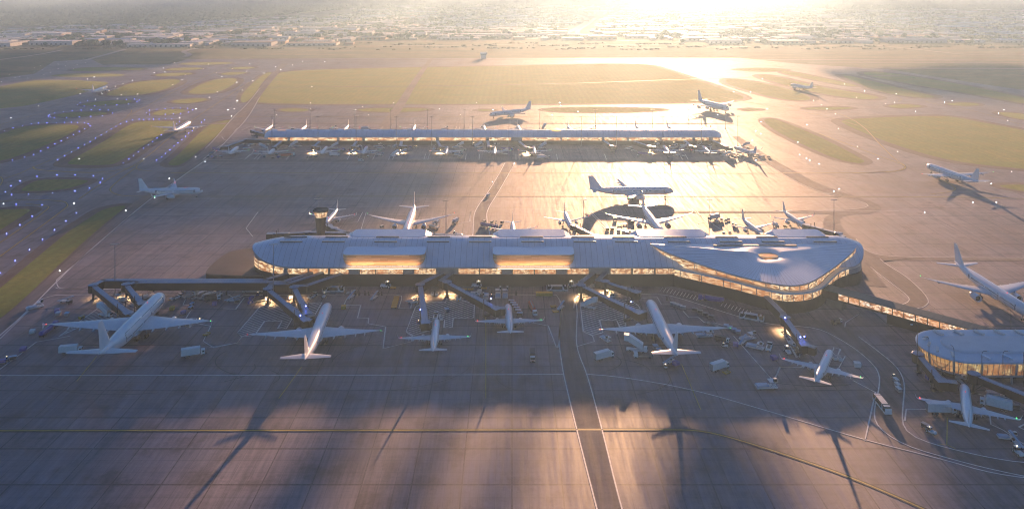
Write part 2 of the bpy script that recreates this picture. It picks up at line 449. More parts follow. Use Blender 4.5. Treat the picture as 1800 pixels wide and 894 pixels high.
islands = [
 ZL([(-300, 590), (0, 575), (120, 520), (300, 505), (400, 503), (520, 505), (545, 515), (500, 555), (300, 650), (100, 725), (-20, 755), (-300, 800)]),
 ZL([(440, 765), (640, 660), (780, 570), (900, 490), (1000, 478), (1180, 478), (1215, 485), (1170, 525), (1080, 580), (940, 672), (800, 765), (740, 779), (500, 778)]),
 ZL([(1122, 780), (1230, 700), (1330, 590), (1430, 500), (1530, 475), (1590, 468), (1582, 490), (1480, 580), (1360, 680), (1240, 785)]),
 ZL([(370, 437), (460, 422), (560, 415), (700, 415), (742, 425), (700, 437), (500, 452), (400, 450)]),
 ZL([(540, 372), (620, 350), (760, 338), (880, 335), (912, 343), (860, 360), (740, 370), (620, 374)]),
 ZL([(1035, 427), (1100, 402), (1220, 395), (1272, 405), (1230, 425), (1150, 436), (1060, 438)]),
 ZL([(1155, 345), (1250, 328), (1380, 322), (1425, 330), (1360, 350), (1230, 360)]),
 ZL([(-300, 290), (0, 245), (200, 200), (430, 196), (640, 205), (760, 215), (690, 245), (560, 290), (300, 350), (100, 387), (-300, 410)]),
 ZL([(700, 302), (800, 255), (900, 215), (1100, 195), (1240, 193), (1210, 230), (1050, 288), (860, 308)]),
 ZL([(1270, 288), (1330, 250), (1400, 215), (1500, 188), (1635, 185), (1590, 235), (1490, 285), (1370, 295)]),
 ZL([(1640, 350), (1650, 300), (1700, 240), (1810, 150), (1870, 140), (1800, 200), (1750, 280), (1690, 350)]),
 ZL([(1040, 165), (1130, 150), (1300, 148), (1325, 156), (1220, 170), (1100, 174)]),
 ZL([(1500, 157), (1560, 145), (1660, 143), (1690, 149), (1620, 162), (1530, 163)]),
 ZL([(1120, 127), (1200, 115), (1360, 113), (1405, 120), (1300, 131), (1150, 134)]),
 ZL([(1560, 118), (1640, 108), (1760, 110), (1700, 122), (1600, 126)]),
 ZL([(470, 130), (560, 112), (760, 110), (1000, 118), (960, 130), (700, 135), (520, 137)]),
 ZL([(330, 168), (430, 155), (640, 152), (860, 158), (840, 172), (600, 178), (400, 176)]),
 ZL([(1200, 92), (1300, 78), (1560, 76), (1600, 86), (1400, 96)]),
 ZK([(128, 160), (170, 125), (240, 93), (400, 90), (545, 95), (557, 103), (500, 130), (370, 160), (160, 166)]),
 ZK([(-250, 300), (0, 280), (180, 275), (197, 287), (60, 370), (0, 412), (-250, 520)]),
 ZK([(560, 335), (640, 280), (740, 257), (805, 256), (730, 310), (540, 470), (390, 610), (110, 880), (-60, 1010), (-420, 1180), (-420, 980), (-60, 820), (0, 775), (180, 625), (330, 500), (440, 410)]),
 [(438, 183), (443, 170), (470, 140), (488, 126), (600, 121), (900, 116), (1130, 111), (1170, 122), (1240, 146), (1305, 168), (1310, 175), (1250, 180), (983, 183), (700, 183)],
 [(487, 193), (510, 190.6), (545, 192), (540, 195.5), (505, 197)], [(620, 193), (660, 190), (740, 190), (762, 193), (720, 197), (650, 197)],
 [(835, 194), (850, 192), (870, 194), (852, 196)], [(945, 193), (985, 189.5), (1080, 189), (1160, 191), (1172, 194), (1100, 198), (990, 198)],
 ZR([(520, 272), (640, 262), (900, 252), (1100, 250), (1250, 280), (1490, 325), (1800, 370), (1800, 560), (1490, 527), (1200, 500), (1000, 460), (750, 380), (560, 300)]),
 ZR([(120, 272), (150, 262), (200, 270), (400, 350), (560, 430), (650, 480), (655, 493), (620, 500), (500, 475), (330, 400), (180, 325)]),
 ZR([(-60, 50), (130, 80), (300, 120), (395, 163), (300, 172), (180, 155), (0, 105), (-80, 75)]),
 ZR([(75, 38), (160, 33), (400, 95), (700, 142), (742, 158), (640, 166), (400, 130), (230, 88)]),
 ZR([(510, 25), (700, 68), (900, 120), (1045, 150), (960, 158), (750, 130), (590, 70)]),
 ZR([(330, 210), (450, 202), (570, 204), (602, 211), (480, 220), (370, 217)]), ZR([(770, 196), (850, 188), (940, 194), (962, 202), (860, 210), (800, 207)]),
 ZR([(1080, 186), (1180, 178), (1275, 190), (1200, 199), (1110, 195)]), ZR([(1335, 230), (1450, 234), (1700, 268), (1700, 300), (1560, 282), (1400, 255)]),
 ZR([(1342, 610), (1560, 610), (1800, 640), (1800, 690), (1560, 655), (1400, 630)]), ZR([(0, 216), (60, 210), (122, 217), (50, 224)]),
 ZR([(250, 12), (480, 60), (640, 95), (560, 96), (330, 50), (200, 22)]), ZR([(-60, 8), (60, -2), (240, 4), (260, 14), (100, 20)]),
 ZR([(620, 30), (900, 85), (1300, 150), (1560, 200), (1700, 205), (1300, 110), (900, 40), (700, 15)]),
]
gmb, shm = MB(), MB()
for k, pts in enumerate(islands):
    w = chaikin([(p.x, p.y) for p in G(pts)], 3)
    big = abs(area(w)) > 9000
    o = offset(w, 13 if big else 8)
    if k not in (7, 16): shm.add([(p[0], p[1], .085 + .0006 * k) for p in o], [tuple(range(len(o)))], 'shoulder')
    gmb.add([(p[0], p[1], .13) for p in w], [tuple(range(len(w)))], 'grass')
tag(shm.build('taxiway_shoulder'), kind='structure')
tag(gmb.build('grass'), kind='stuff')

# roads
rd = MB()
def band(L, R, z, m='asphalt', sm=2):
    # resample both sides to the same number of points
    def rs(pts, n=60):
        pts = chaikin([(p.x, p.y) for p in G(pts)], sm, False)
        d = [0]
        for i in range(1, len(pts)): d.append(d[-1] + (pts[i] - pts[i - 1]).length)
        out = []
        for k in range(n):
            t_ = d[-1] * k / (n - 1); j = 0
            while j < len(d) - 2 and d[j + 1] < t_: j += 1
            u = (t_ - d[j]) / max(1e-6, d[j + 1] - d[j]); out.append(pts[j].lerp(pts[j + 1], u))
        return out
    l, r = rs(L), rs(R)
    vs = [(*p, z) for p in l] + [(*p, z) for p in r]; n = len(l)
    rd.add(vs, [(i, n + i, n + i + 1, i + 1) for i in range(n - 1)], m)
    return l, r
wl = MB(); yl = MB(); bl = MB()
ZW = .17
access = band([(495, 112), (470, 138), (444, 172), (428, 190), (411, 205), (388, 232), (370, 253), (345, 275), (322, 291), (297, 317), (262, 340), (227, 361), (190, 393), (110, 465), (28, 541), (-60, 606)],
              [(506, 112), (482, 138), (458, 168), (446, 190), (432, 212), (405, 240), (385, 262), (360, 283), (330, 303), (300, 325), (268, 347), (232, 376), (195, 408), (150, 447), (102, 492), (40, 556), (-60, 640)], .15)
ribbon(wl, access[1][22:], .7, ZW, 'white_line'); ribbon(wl, access[0][18:40], .7, ZW, 'white_line')
lo = band([(755, 103), (735, 128), (715, 155), (695, 185), (672, 214), (662, 229)], [(762, 103), (745, 128), (728, 155), (712, 185), (692, 214), (684, 229)], .15)
band([(340, 280.5), (800, 280.5), (1290, 281)], [(335, 284.5), (800, 284.5), (1295, 285)], .155)       # road in front of the far pier
band([(350, 216.2), (800, 216.2), (1290, 216.6)], [(345, 218.6), (800, 218.6), (1290, 219)], .155)
mid = band([(888, 286), (875, 310), (858, 338), (834, 370), (832, 392), (831, 418)], [(905, 287), (892, 310), (876, 338), (854, 372), (857, 392), (862, 418)], .152)
for s_ in mid: ribbon(wl, s_, .7, ZW, 'white_line')
front = band([(978, 517), (984, 527), (987, 546), (984, 575), (982, 603), (986, 628), (990, 657), (1015, 760), (1049, 894), (1080, 1010)],
             [(1012, 517), (1010, 524), (1015, 544), (1013.5, 575), (1012.5, 601), (1018, 625), (1032, 657), (1060, 760), (1092, 894), (1130, 1010)], .152)
for s_ in front: ribbon(wl, s_[2:], .55, ZW, 'white_line')
sroad = band([(1128, 517), (1170, 517), (1215, 530), (1296, 556), (1350, 570), (1404, 573), (1440, 577.5), (1466, 590), (1504, 613), (1530, 635), (1546, 655), (1546, 680), (1537, 715), (1537, 741), (1556, 762), (1597, 785), (1659, 803), (1730, 822), (1840, 845)],
             [(1128, 505), (1180, 507), (1240, 522), (1330, 548), (1392, 560), (1440, 562), (1478, 566), (1500, 585), (1545, 618), (1578, 645), (1591, 672), (1588, 705), (1585, 744), (1597, 762), (1630, 778), (1710, 798), (1762, 808), (1800, 813), (1900, 818)], .154)
ribbon(wl, sroad[0], .55, ZW, 'white_line'); ribbon(wl, sroad[1][27:], .55, ZW, 'white_line')
# road loop on the right, behind the terminal
rl = band([(1180, 372), (1380, 371), (1470, 370), (1520, 366), (1530, 360), (1500, 350), (1440, 338), (1390, 315), (1350, 290), (1310, 262), (1286, 240)],
          [(1180, 375), (1380, 374), (1475, 377), (1530, 376), (1554, 368), (1540, 356), (1490, 341), (1450, 328), (1400, 303), (1365, 284), (1325, 258), (1300, 240)], .156)
rl2 = band([(1478, 392), (1476, 384), (1490, 377), (1530, 376)], [(1448, 400), (1446, 384), (1470, 372), (1525, 367)], .1585)
rl3 = band([(1505, 420), (1520, 440), (1545, 449), (1600, 452), (1740, 453), (1830, 453)], [(1470, 400), (1500, 470), (1547, 458), (1600, 457.5), (1740, 459), (1830, 459)], .1595)
rl4 = band([(1547, 455), (1560, 466), (1597, 488), (1636, 527), (1625, 540), (1610, 542)], [(1516, 456), (1540, 478), (1570, 500), (1600, 523), (1596, 532), (1575, 538)], .161)
ribbon(wl, rl[0], .5, ZW, 'white_line'); ribbon(wl, rl4[0], .5, ZW, 'white_line'); ribbon(wl, rl4[1][10:], .5, ZW, 'white_line'); ribbon(wl, rl3[0], .5, ZW, 'white_line')
band([(1443, 400), (1463, 425), (1490, 470), (1495, 500)], [(1478, 395), (1500, 425), (1530, 470), (1560, 505)], .1505, sm=1)
tag(rd.build('road'), kind='structure')

def L(mb, pts, w, m, sm=0, z=ZW):
    q = [Vector((p.x, p.y)) for p in G(pts)]
    if sm: q = chaikin(q, sm, False)
    ribbon(mb, q, w, z, m)
# long white boundary lines
L(wl, [(-60, 660), (500, 659.5), (990, 658)], .6, 'white_line')
L(wl, [(1032, 657.5), (1090, 662), (1210, 682), (1350, 722), (1520, 773), (1650, 805), (1750, 834), (1860, 845)], .6, 'white_line', 2)
L(wl, [(99, 492), (101, 505), (112, 508), (170, 508), (290, 507)], .5, 'white_line', 2)
L(wl, [(99, 492), (165, 435), (222, 385), (230, 378)], .5, 'white_line')
# stand boundaries (zigzags)
A1 = zc(0, 440, 3.887); A2 = zc(400, 440, 3.887); A3 = zc(700, 440, 3.887); A4 = zc(1000, 440, 3.887); A6 = zc(1350, 590, 3.887)
for pts in [
 A1([(0, 605), (240, 370), (290, 330), (380, 305), (640, 303), (1150, 303)]), A1([(380, 255), (400, 262), (640, 266), (1130, 262)]),
 A1([(0, 812), (250, 625), (410, 598), (480, 585)]), A1([(1270, 330), (1250, 372), (1325, 378), (1270, 465), (1345, 465), (1330, 495), (1440, 518), (1388, 620), (1460, 665), (1622, 632), (1650, 590), (1620, 562)]),
 A1([(1145, 303), (1560, 303), (1590, 318), (1590, 340)]), A1([(1525, 398), (1610, 402), (1670, 322), (1749, 320)]),
 A2([(-130, 665), (65, 632), (100, 590), (65, 565)]), A2([(815, 330), (795, 373), (910, 375), (888, 463), (965, 463), (960, 500), (1080, 522), (1062, 672), (1258, 622), (1262, 580), (1220, 558)]),
 A2([(60, 330), (120, 305), (800, 303), (1150, 303), (1188, 312), (1190, 330), (1170, 395), (1250, 398), (1262, 350)]),
 A3([(90, 330), (120, 305), (400, 300), (1080, 305), (1110, 350), (1113, 420), (1095, 640), (1090, 665)]),
 A3([(895, 490), (1025, 515), (1080, 662), (1100, 660)]), A3([(-100, 670), (95, 622), (100, 590), (55, 560)]),
 A3([(1225, 655), (1340, 622), (1328, 585), (1265, 555)]), A3([(1200, 395), (1205, 330), (1240, 305), (1420, 300), (1749, 300)]),
 A4([(490, 325), (605, 322), (632, 370), (700, 370)]), A4([(780, 415), (820, 458), (885, 458), (925, 492), (1000, 495), (1060, 515)]),
 A4([(1125, 585), (1395, 890), (1440, 798), (1590, 798), (1612, 765)]),
 A6([(0, 268), (38, 308), (85, 215), (240, 218), (250, 190)]), A6([(580, 305), (735, 387), (662, 715)]),
 A6([(485, 218), (527, 140), (455, 130), (440, 112), (450, 80), (495, 92), (478, 128)]),
 A6([(915, 580), (935, 578), (945, 500), (1110, 502), (1118, 450)]), A6([(1400, 535), (1517, 550), (1522, 605), (1600, 640), (1749, 740)]),
 A6([(1749, 640), (1715, 625), (1749, 605)]), A6([(1385, 395), (1480, 405), (1500, 470)]),
 [(1485, 575), (1486, 567), (1509.5, 552)],
 zc(400, 330, 4)([(215, 170), (130, 285), (178, 345)]), zc(400, 330, 4)([(905, 175), (905, 195), (850, 215), (700, 240)]), zc(400, 330, 4)([(950, 172), (915, 240), (870, 246)]),
 zc(400, 330, 4)([(975, 172), (940, 290)]), zc(400, 330, 4)([(1708, 170), (1705, 238), (1630, 246)]), zc(800, 330, 4)([(108, 168), (100, 240), (20, 252)]),
 zc(800, 330, 4)([(945, 170), (1055, 290)]), zc(800, 330, 4)([(958, 170), (1085, 300)]), zc(1200, 340, 6.43)([(160, 200), (265, 320), (160, 345), (180, 378)]),
 zc(1200, 340, 6.43)([(130, 200), (440, 415)]), [(1150, 370), (1580, 371)],
]: L(wl, pts, .5, 'white_line')
# bus-lane ticks below the hall
for a, b in (((1165, 505), (1235, 522)), ((1272, 531), (1320, 547))):
    n = 13 if a[0] < 1200 else 9
    for i in range(n):
        t_ = i / (n - 1); x = a[0] + (b[0] - a[0]) * t_; y = a[1] + (b[1] - a[1]) * t_
        L(wl, [(x, y), (x - 5, y + 7)], .4, 'white_line')
# hatched areas
def hatch(pts, step, ang, w=.55, holes=()):
    poly = [Vector((p.x, p.y)) for p in G(pts)]; hs = [[Vector((p.x, p.y)) for p in G(h)] for h in holes]
    ribbon(wl, poly + [poly[0]], w, ZW, 'white_line')
    for h in hs: ribbon(wl, h + [h[0]], w, ZW + .004, 'white_line')
    d = Vector((math.cos(ang), math.sin(ang))); n_ = Vector((-d.y, d.x))
    cs = [p.dot(n_) for p in poly]; c = min(cs) + step / 2
    while c < max(cs):
        ts = []
        for pl in [poly] + hs:
            for i in range(len(pl)):
                a, b = pl[i], pl[(i + 1) % len(pl)]; ca, cb = a.dot(n_) - c, b.dot(n_) - c
                if ca * cb < 0: ts.append(a.lerp(b, ca / (ca - cb)).dot(d))
        ts.sort()
        for i in range(0, len(ts) - 1, 2):
            ribbon(wl, [n_ * c + d * ts[i], n_ * c + d * ts[i + 1]], w, ZW + .002, 'white_line')
        c += step
Z5 = zc(700, 480, 5.586); Z3 = zc(380, 470, 5.586); Z6 = zc(880, 480, 5.586); Z2 = zc(160, 480, 5.586)
hatch(A1([(400, 590), (725, 355), (960, 330), (1000, 400), (800, 450), (640, 480)]), 2.1, math.radians(38))
hatch(Z3([(205, 645), (430, 385), (690, 370), (745, 505), (690, 600), (605, 600), (645, 527), (475, 527), (380, 665), (255, 680)]), 2.1, math.radians(38))
hatch(Z3([(700, 360), (1040, 345), (965, 475), (900, 480)]), 2.1, math.radians(38))
hatch(Z5([(78, 575), (170, 330), (255, 288), (465, 285), (480, 230), (750, 300), (743, 440), (540, 445), (530, 535), (450, 535), (455, 460), (400, 470), (330, 560), (150, 610)]), 2.1, math.radians(40), holes=[Z5([(350, 410), (410, 410), (405, 450), (345, 455)])])
hatch(Z6([(780, 288), (1050, 285), (1229, 375), (1229, 520), (1170, 530), (1140, 465), (970, 462), (1005, 585), (900, 610), (812, 575)]), 2.1, math.radians(34))
hatch(zc(1080, 520, 5.586)([(0, 35), (150, 40), (230, 90), (255, 130), (200, 140)]), 2.1, math.radians(34))
hatch(zc(1240, 540, 5.586)([(775, 275), (810, 270), (930, 430), (925, 490), (900, 497)]), 3.2, math.radians(10))
# yellow taxi lines with black borders
for pts in ([(-60, 757), (600, 756), (1190, 754.5), (1235, 757), (1290, 770), (1400, 805), (1500, 840), (1620, 892), (1720, 940)],):
    L(bl, pts, 2.0, 'black_line', 2, .162); L(yl, pts, .55, 'yellow_line', 2)
for pts in ([(250, 345.5), (900, 345), (1700, 345.5), (1860, 352)], [(300, 304), (900, 304), (1560, 305), (1590, 297), (1592, 291), (1560, 280), (1440, 235)], [(350, 205.3), (800, 205), (1240, 204.5)],
            [(470, 154), (700, 152.5), (1000, 147.5), (1240, 138), (1500, 133)]):
    L(bl, pts, 2.4 if pts[0][1] > 160 else 5, 'black_line', 2, .162)
    if pts[0][1] > 160: L(yl, pts, .6, 'yellow_line', 2)
for pts in (ZL([(540, 1010), (740, 870), (982, 745), (1160, 590), (1300, 480), (1480, 360), (1700, 215)]), ZL([(-100, 900), (80, 860), (225, 795), (533, 667), (800, 500), (900, 430), (1200, 270), (1500, 130)]),
            ZL([(-50, 520), (250, 425), (600, 390), (840, 340)]), ZL([(225, 795), (240, 812), (480, 825), (700, 830), (915, 795), (982, 745)]), ZK([(0, 575), (410, 275), (430, 250), (400, 225), (160, 215), (-100, 240)]),
            ZK([(-60, 530), (310, 275), (300, 255), (160, 245)]), ZK([(850, 20), (690, 140), (695, 170), (760, 195), (900, 198)]), ZK([(0, 130), (20, 95), (0, 70), (-40, 60)]), ZK([(205, 10), (225, 30), (400, 45), (700, 55)]),
            ZL([(866, 445), (910, 410), (880, 395), (700, 390)]), ZL([(940, 780), (925, 800), (960, 815), (1040, 820)]),
            ZR([(0, 180), (300, 195), (600, 250), (800, 470), (880, 515), (850, 540), (600, 550)]), ZR([(400, 60), (700, 110), (860, 160), (830, 175)]), ZR([(970, 170), (1000, 185), (1200, 215), (1490, 300)]),
            ZR([(1010, 560), (1130, 620), (1130, 645), (1000, 660)]), ZR([(-100, 150), (110, 190), (400, 240), (620, 300)])):
    L(bl, pts, 1.7, 'black_line', 2, .162); L(yl, pts, .5, 'yellow_line', 2)
L(yl, [(530, 645), (505, 680), (490, 700)], .35, 'yellow_line'); L(yl, [(854, 560), (854, 700)], .35, 'yellow_line'); L(yl, [(1198, 640), (1232, 720)], .35, 'yellow_line'); L(yl, [(170, 626), (135, 670)], .35, 'yellow_line')
L(yl, A6([(1225, 560), (1222, 745), (1160, 738)]), .35, 'yellow_line'); L(yl, A6([(1222, 745), (1280, 770)]), .35, 'yellow_line')
# stand lines of the far pier
for i, x in enumerate([430, 452, 503, 540, 610, 655, 683, 690, 745, 752, 818, 842, 907, 914, 980, 1066, 1200, 1210, 1300]):
    L(wl, [(x + (x - 900) * -.02, 271), (x, 281)], .55, 'white_line')
for pts in ([(357, 280.5), (385, 257), (400, 250), (470, 249)], [(357, 280.7), (428, 281), (444, 270), (446, 262)], [(446, 280.5), (455, 272)], [(390, 240), (394, 247), (430, 248)], [(412, 231), (418, 224), (470, 223)]):
    L(wl, pts, .6, 'white_line', 1)
for x in (425, 436, 441, 500, 507, 558, 565, 667, 683, 742, 748, 800, 806, 1045, 1050, 1080, 1102):
    L(wl, [(x, 229), (x + (900 - x) * .028, 223)], .5, 'white_line')
tag(wl.build('white_marking'), kind='structure'); tag(yl.build('yellow_marking'), kind='structure'); tag(bl.build('black_marking'), kind='structure')
# tyre rubber on the near apron, oil patches at the stands
rb = MB()
for i in range(14):
    x = random.uniform(120, 1700); y = random.choice([632, 640, 646, 652, 665]) + random.uniform(-4, 4)
    c = P(x, y); n = 14; a0 = random.uniform(0, 6.28); R0 = random.uniform(18, 60)
    pts = [Vector((c.x + R0 * math.sin(a0 + .09 * k), c.y - R0 * math.cos(a0 + .09 * k) * .5)) for k in range(n)]
    ribbon(rb, pts, random.uniform(.3, .6), .158, 'rubber')
tag(rb.build('tyre_mark'), kind='structure')
# highways and boundary roads beyond the airfield
hw = MB()
M['hwy'] = mat('pale_highway', (.30, .29, .27), .8, var=.1)
for pts, w in (([(930, 69), (985, 62), (1015, 50), (1038, 35), (1010, 24), (950, 16)], 26), ([(1025, 63), (1010, 56), (1035, 42), (1046, 32)], 18), ([(1046, 68), (1048, 52)], 16), ([(1020, 60), (1060, 70), (1120, 72)], 16),
               ([(-60, 86), (200, 84.5), (600, 82), (900, 79)], 9), ([(480, 82), (510, 62), (545, 48)], 22), ([(-60, 112), (60, 98), (110, 88)], 9), ([(150, 106), (220, 87)], 12), ([(325, 100), (335, 96), (318, 90), (352, 84)], 14),
               ([(1255, 83), (1300, 82), (1480, 80)], 8), ([(1262, 88), (1264, 84), (1350, 81)], 8), ([(1520, 78), (1640, 90), (1700, 97), (1860, 97)], 7), ([(1040, 79), (1060, 78.5), (1200, 79)], 6),
               ([(900, 68), (1200, 74), (1560, 74), (1860, 77)], 8), ([(560, 104), (560, 103.6)], 4)):
    L(hw, pts, w, 'hwy', 2, .14)
# dark marsh strips right, perimeter road
for y, x0, x1, w in ((105, 1330, 1740, 16), (110, 1420, 1860, 10), (120, 1540, 1800, 22), (133, 1480, 1600, 10), (104.5, 320, 1300, 9)):
    L(hw, [(x0, y), ((x0 + x1) / 2, y + .6), (x1, y + 1)], w, 'asphalt', 1, .145)
tag(hw.build('highway'), kind='structure')
# ------------------------------------------------------------------ main terminal
YF, YB, XL, XR = 472.8, 512.0, -160.0, 215.0
def rz_main(y):
    s = min(1, max(0, (y - 470) / 45)); return 12 + 11.0 * math.sin(math.pi * s) ** .9
def yext(x):
    """front / back roof edges at x, drawn in at the rounded ends"""
    f, b = 470.3, 515.0; c = 494.0
    def k(d, r): return 1.0 if d >= r else math.sqrt(max(0.0, 1 - (1 - d / r) ** 2))
    kl = k(x - XL, 30); kr = k(XR - x, 16)
    q = min(kl, kr); return c - (c - f) * q, c + (b - c) * min(1, q * 1.05 if q < 1 else 1)
def zdrop(x):
    dl = max(0, 1 - (x - XL) / 30); dr = max(0, 1 - (XR - x) / 16); return 4.5 * dl ** 2 + 3.5 * dr ** 2
T = empty('airport_terminal', (0, 0, 0), 0, 'long terminal with curved silver seamed roof, timber pods and glowing window band', 'terminal')
N = 160
xs = [XL + .02 + (XR - XL - .04) * (0.5 - 0.5 * math.cos(math.pi * i / 12)) * 0 + 0 for i in range(0)]
def dense(n, L_, R_, rl, rr):
    out = []
    for i in range(17): out.append(L_ + rl * (1 - math.cos(math.pi / 2 * i / 16)) + .01)
    k = int((R_ - rr - L_ - rl) / 4)
    for i in range(1, k): out.append(L_ + rl + (R_ - rr - L_ - rl) * i / k)
    for i in range(17): out.append(R_ - rr * (1 - math.sin(math.pi / 2 * i / 16)) - .01)
    return out
xs = dense(0, XL, XR, 30, 16)
rm = MB(); nv = 22
top, bot = [], []
for x in xs:
    f, b = yext(x); row = []
    for j in range(nv + 1):
        y = f + (b - f) * j / nv
        row.append((x, y, rz_main(y) - zdrop(x)))
    top.append(row); bot.append([(p[0], p[1], p[2] - .9) for p in row])
def grid(mb, rows, m, flip=False):
    n = len(rows[0]); vs = [v for r in rows for v in r]
    fs = [(i * n + j, (i + 1) * n + j, (i + 1) * n + j + 1, i * n + j + 1) for i in range(len(rows) - 1) for j in range(n - 1)]
    if flip: fs = [f[::-1] for f in fs]
    mb.add(vs, fs, m)
grid(rm, top, 'roof'); grid(rm, bot, 'fascia', True)
for j in (0, nv):
    a = [r[j] for r in top]; b = [r[j] for r in bot]
    rm.add(a + b, [(i, i + 1, len(a) + i + 1, len(a) + i) for i in range(len(a) - 1)], 'fascia')
for i in (0, len(xs) - 1):
    a, b = top[i], bot[i]; rm.add(a + b, [(k, k + 1, len(a) + k + 1, len(a) + k) for k in range(len(a) - 1)], 'fascia')
roof = rm.build('roof', T, smooth=True)
# gutter rail along the front eave
g = MB(); ribbonpts = [yext(x)[0] for x in xs]
g.loft([[(x, yext(x)[0] - .5 + a, 11.2 - zdrop(x) * 0 + rz_main(yext(x)[0]) - 12 - zdrop(x) + b) for a, b in ((0, 0), (.6, 0), (.6, .55), (0, .55))] for x in xs if -133 < x < 96], 'fascia')
g.build('gutter', roof)
# outline of the walls
def outline(inset):
    pts_f, pts_b = [], []
    for x in xs:
        f, b = yext(x); pts_f.append((x, f + inset)); pts_b.append((x, b - inset))
    pf = [p for p, q in zip(pts_f, pts_b) if q[1] - p[1] > .5]; pb = [q for p, q in zip(pts_f, pts_b) if q[1] - p[1] > .5]
    return pf, pb
pf, pb = outline(2.5)
base = MB(); base.prism(pf + pb[::-1], 0, 7.0, 'wallbase'); base.build('base_wall', T)
pf2, pb2 = outline(3.0)
upper = MB()
loop = pf2 + pb2[::-1]; loop.append(loop[0])
upper.wall(loop, 7.0, [max(8.0, rz_main(y) - zdrop(x) - .5) for x, y in loop], 'grey')
upper.build('upper_wall', T)
# window band: segments in photograph pixels, laid on the wall
segs = [(505, 541), (543, 577), (580, 613), (632, 660), (661, 709), (728, 767), (805, 842), (843, 882), (901, 939), (940, 978), (997, 1035), (1073, 1110), (1112, 1150), (1152, 1197)]
for a, b in segs:
    xa, xb = (a - 900) / F * 472.9, (b - 900) / F * 472.9
    w = MB(); w.wall([(xa, 473.2), (xb, 473.2)], 7.15, 10.7, 'win')
    fr = MB()
    for x in (xa, xb): fr.box((x, 473.1, 8.9), (.3, .35, 3.8), 'dark')
    fr.box(((xa + xb) / 2, 473.1, 10.8), (xb - xa, .35, .25), 'dark'); fr.box(((xa + xb) / 2, 473.1, 7.1), (xb - xa, .35, .25), 'fascia')
    fr.build('window_frame', w.build('window', T))
cur = [p for p in outline(2.85)[0] if p[0] < -133 and p[0] > XL + 1.2]
w = MB(); w.wall(cur, 4.0, [min(12.5, rz_main(y) - zdrop(x) - 1.0) for x, y in cur], 'win'); w.build('window', T)
# skylight strips
def strip(x0, x1, y, m, dy=.9, h=.35, parent=None, zf=rz_main, YY=None):
    # find the roof row whose picture row is y
    Yw = None
    for k in range(0, 460):
        yy = 470.5 + k * .1
        if abs(F * (H - zf(yy)) / yy + HZ - y) < .35: Yw = yy; break
    if Yw is None: Yw = 489
    xa, xb = (x0 - 900) / F * Yw, (x1 - 900) / F * Yw
    s = MB(); s.box(((xa + xb) / 2, Yw, zf(Yw) + .2), (xb - xa, dy, h * 2), m, 0)
    s.box(((xa + xb) / 2, Yw, zf(Yw) + .1), (xb - xa + .5, dy + .5, h), 'dark')
    s.build('skylight', parent)
for a, b in ((493, 531), (567, 605), (659, 697), (751, 789), (825, 863), (917, 955), (1009, 1047), (1082, 1120), (1175, 1212), (1266, 1304), (1339.6, 1378), (1431, 1470)):
    strip(a, b, 424.5, 'skylight', parent=roof)
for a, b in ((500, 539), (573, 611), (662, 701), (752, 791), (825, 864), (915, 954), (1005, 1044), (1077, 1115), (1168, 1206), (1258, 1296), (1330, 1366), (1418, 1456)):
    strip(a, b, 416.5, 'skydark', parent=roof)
# timber pods on the front slope
def rrect(x0, x1, y0, y1, r, n=6, corners='bt'):
    pts = []
    for cx, cy, a0 in ((x1 - r, y0 + r, -90), (x1 - r, y1 - r, 0), (x0 + r, y1 - r, 90), (x0 + r, y0 + r, 180)):
        for k in range(n + 1):
            a = math.radians(a0 + 90 * k / n); pts.append((cx + math.cos(a) * r, cy + math.sin(a) * r))
    return pts
for a, b in ((603.5, 747), (866.5, 1009)):
    x0, x1 = (a - 900) / F * 473, (b - 900) / F * 473
    p = MB()
    lo_ = rrect(x0 + 2.6, x1 - 2.6, 471.6, 482, 3.4); md = rrect(x0 + .8, x1 - .8, 470.5, 482, 3.2); hi = rrect(x0, x1, 470.2, 482, 3.0)
    rings = [[(q[0], q[1], 12.1) for q in lo_], [(q[0], q[1], 14.0) for q in md], [(q[0], q[1], 16.2) for q in hi], [(q[0], q[1], 19.5) for q in hi]]
    p.loft(rings, 'wood', cap=False)
    pod = p.build('timber_pod', T, smooth=True)
    t_ = MB(); hi2 = rrect(x0 - .15, x1 + .15, 470.0, 483.0, 3.1)
    t_.loft([[(q[0], q[1], 19.5 + (q[1] - 470) * .05) for q in hi2], [(q[0], q[1], 19.85 + (q[1] - 470) * .05) for q in hi2]], 'podtop')
    t_.build('pod_roof', pod)
    lx = (x0 + x1) / 2; wd = x1 - x0 - 6
    wl_ = MB(); wl_.box((lx, 468.4, 12.0), (wd, .25, .2), 'washlamp')
    for q in range(6): wl_.box((x0 + 4 + q * (wd - 2) / 5, 469.1, 11.8), (.12, 1.5, .12), 'dark')
    wl_.build('wash_lamp', pod)
    ld = bpy.data.lights.new('wash_light', 'AREA'); ld.shape = 'RECTANGLE'; ld.size = wd; ld.size_y = .4; ld.energy = 750; ld.color = (1, .60, .30)
    lo_o = bpy.data.objects.new('wash_light', ld); COL.objects.link(lo_o); lo_o.parent = pod; lo_o.location = (lx, 468.4, 12.2)
    lo_o.rotation_euler = Vector((0, -.55, -.83)).to_track_quat('Z', 'Y').to_euler()
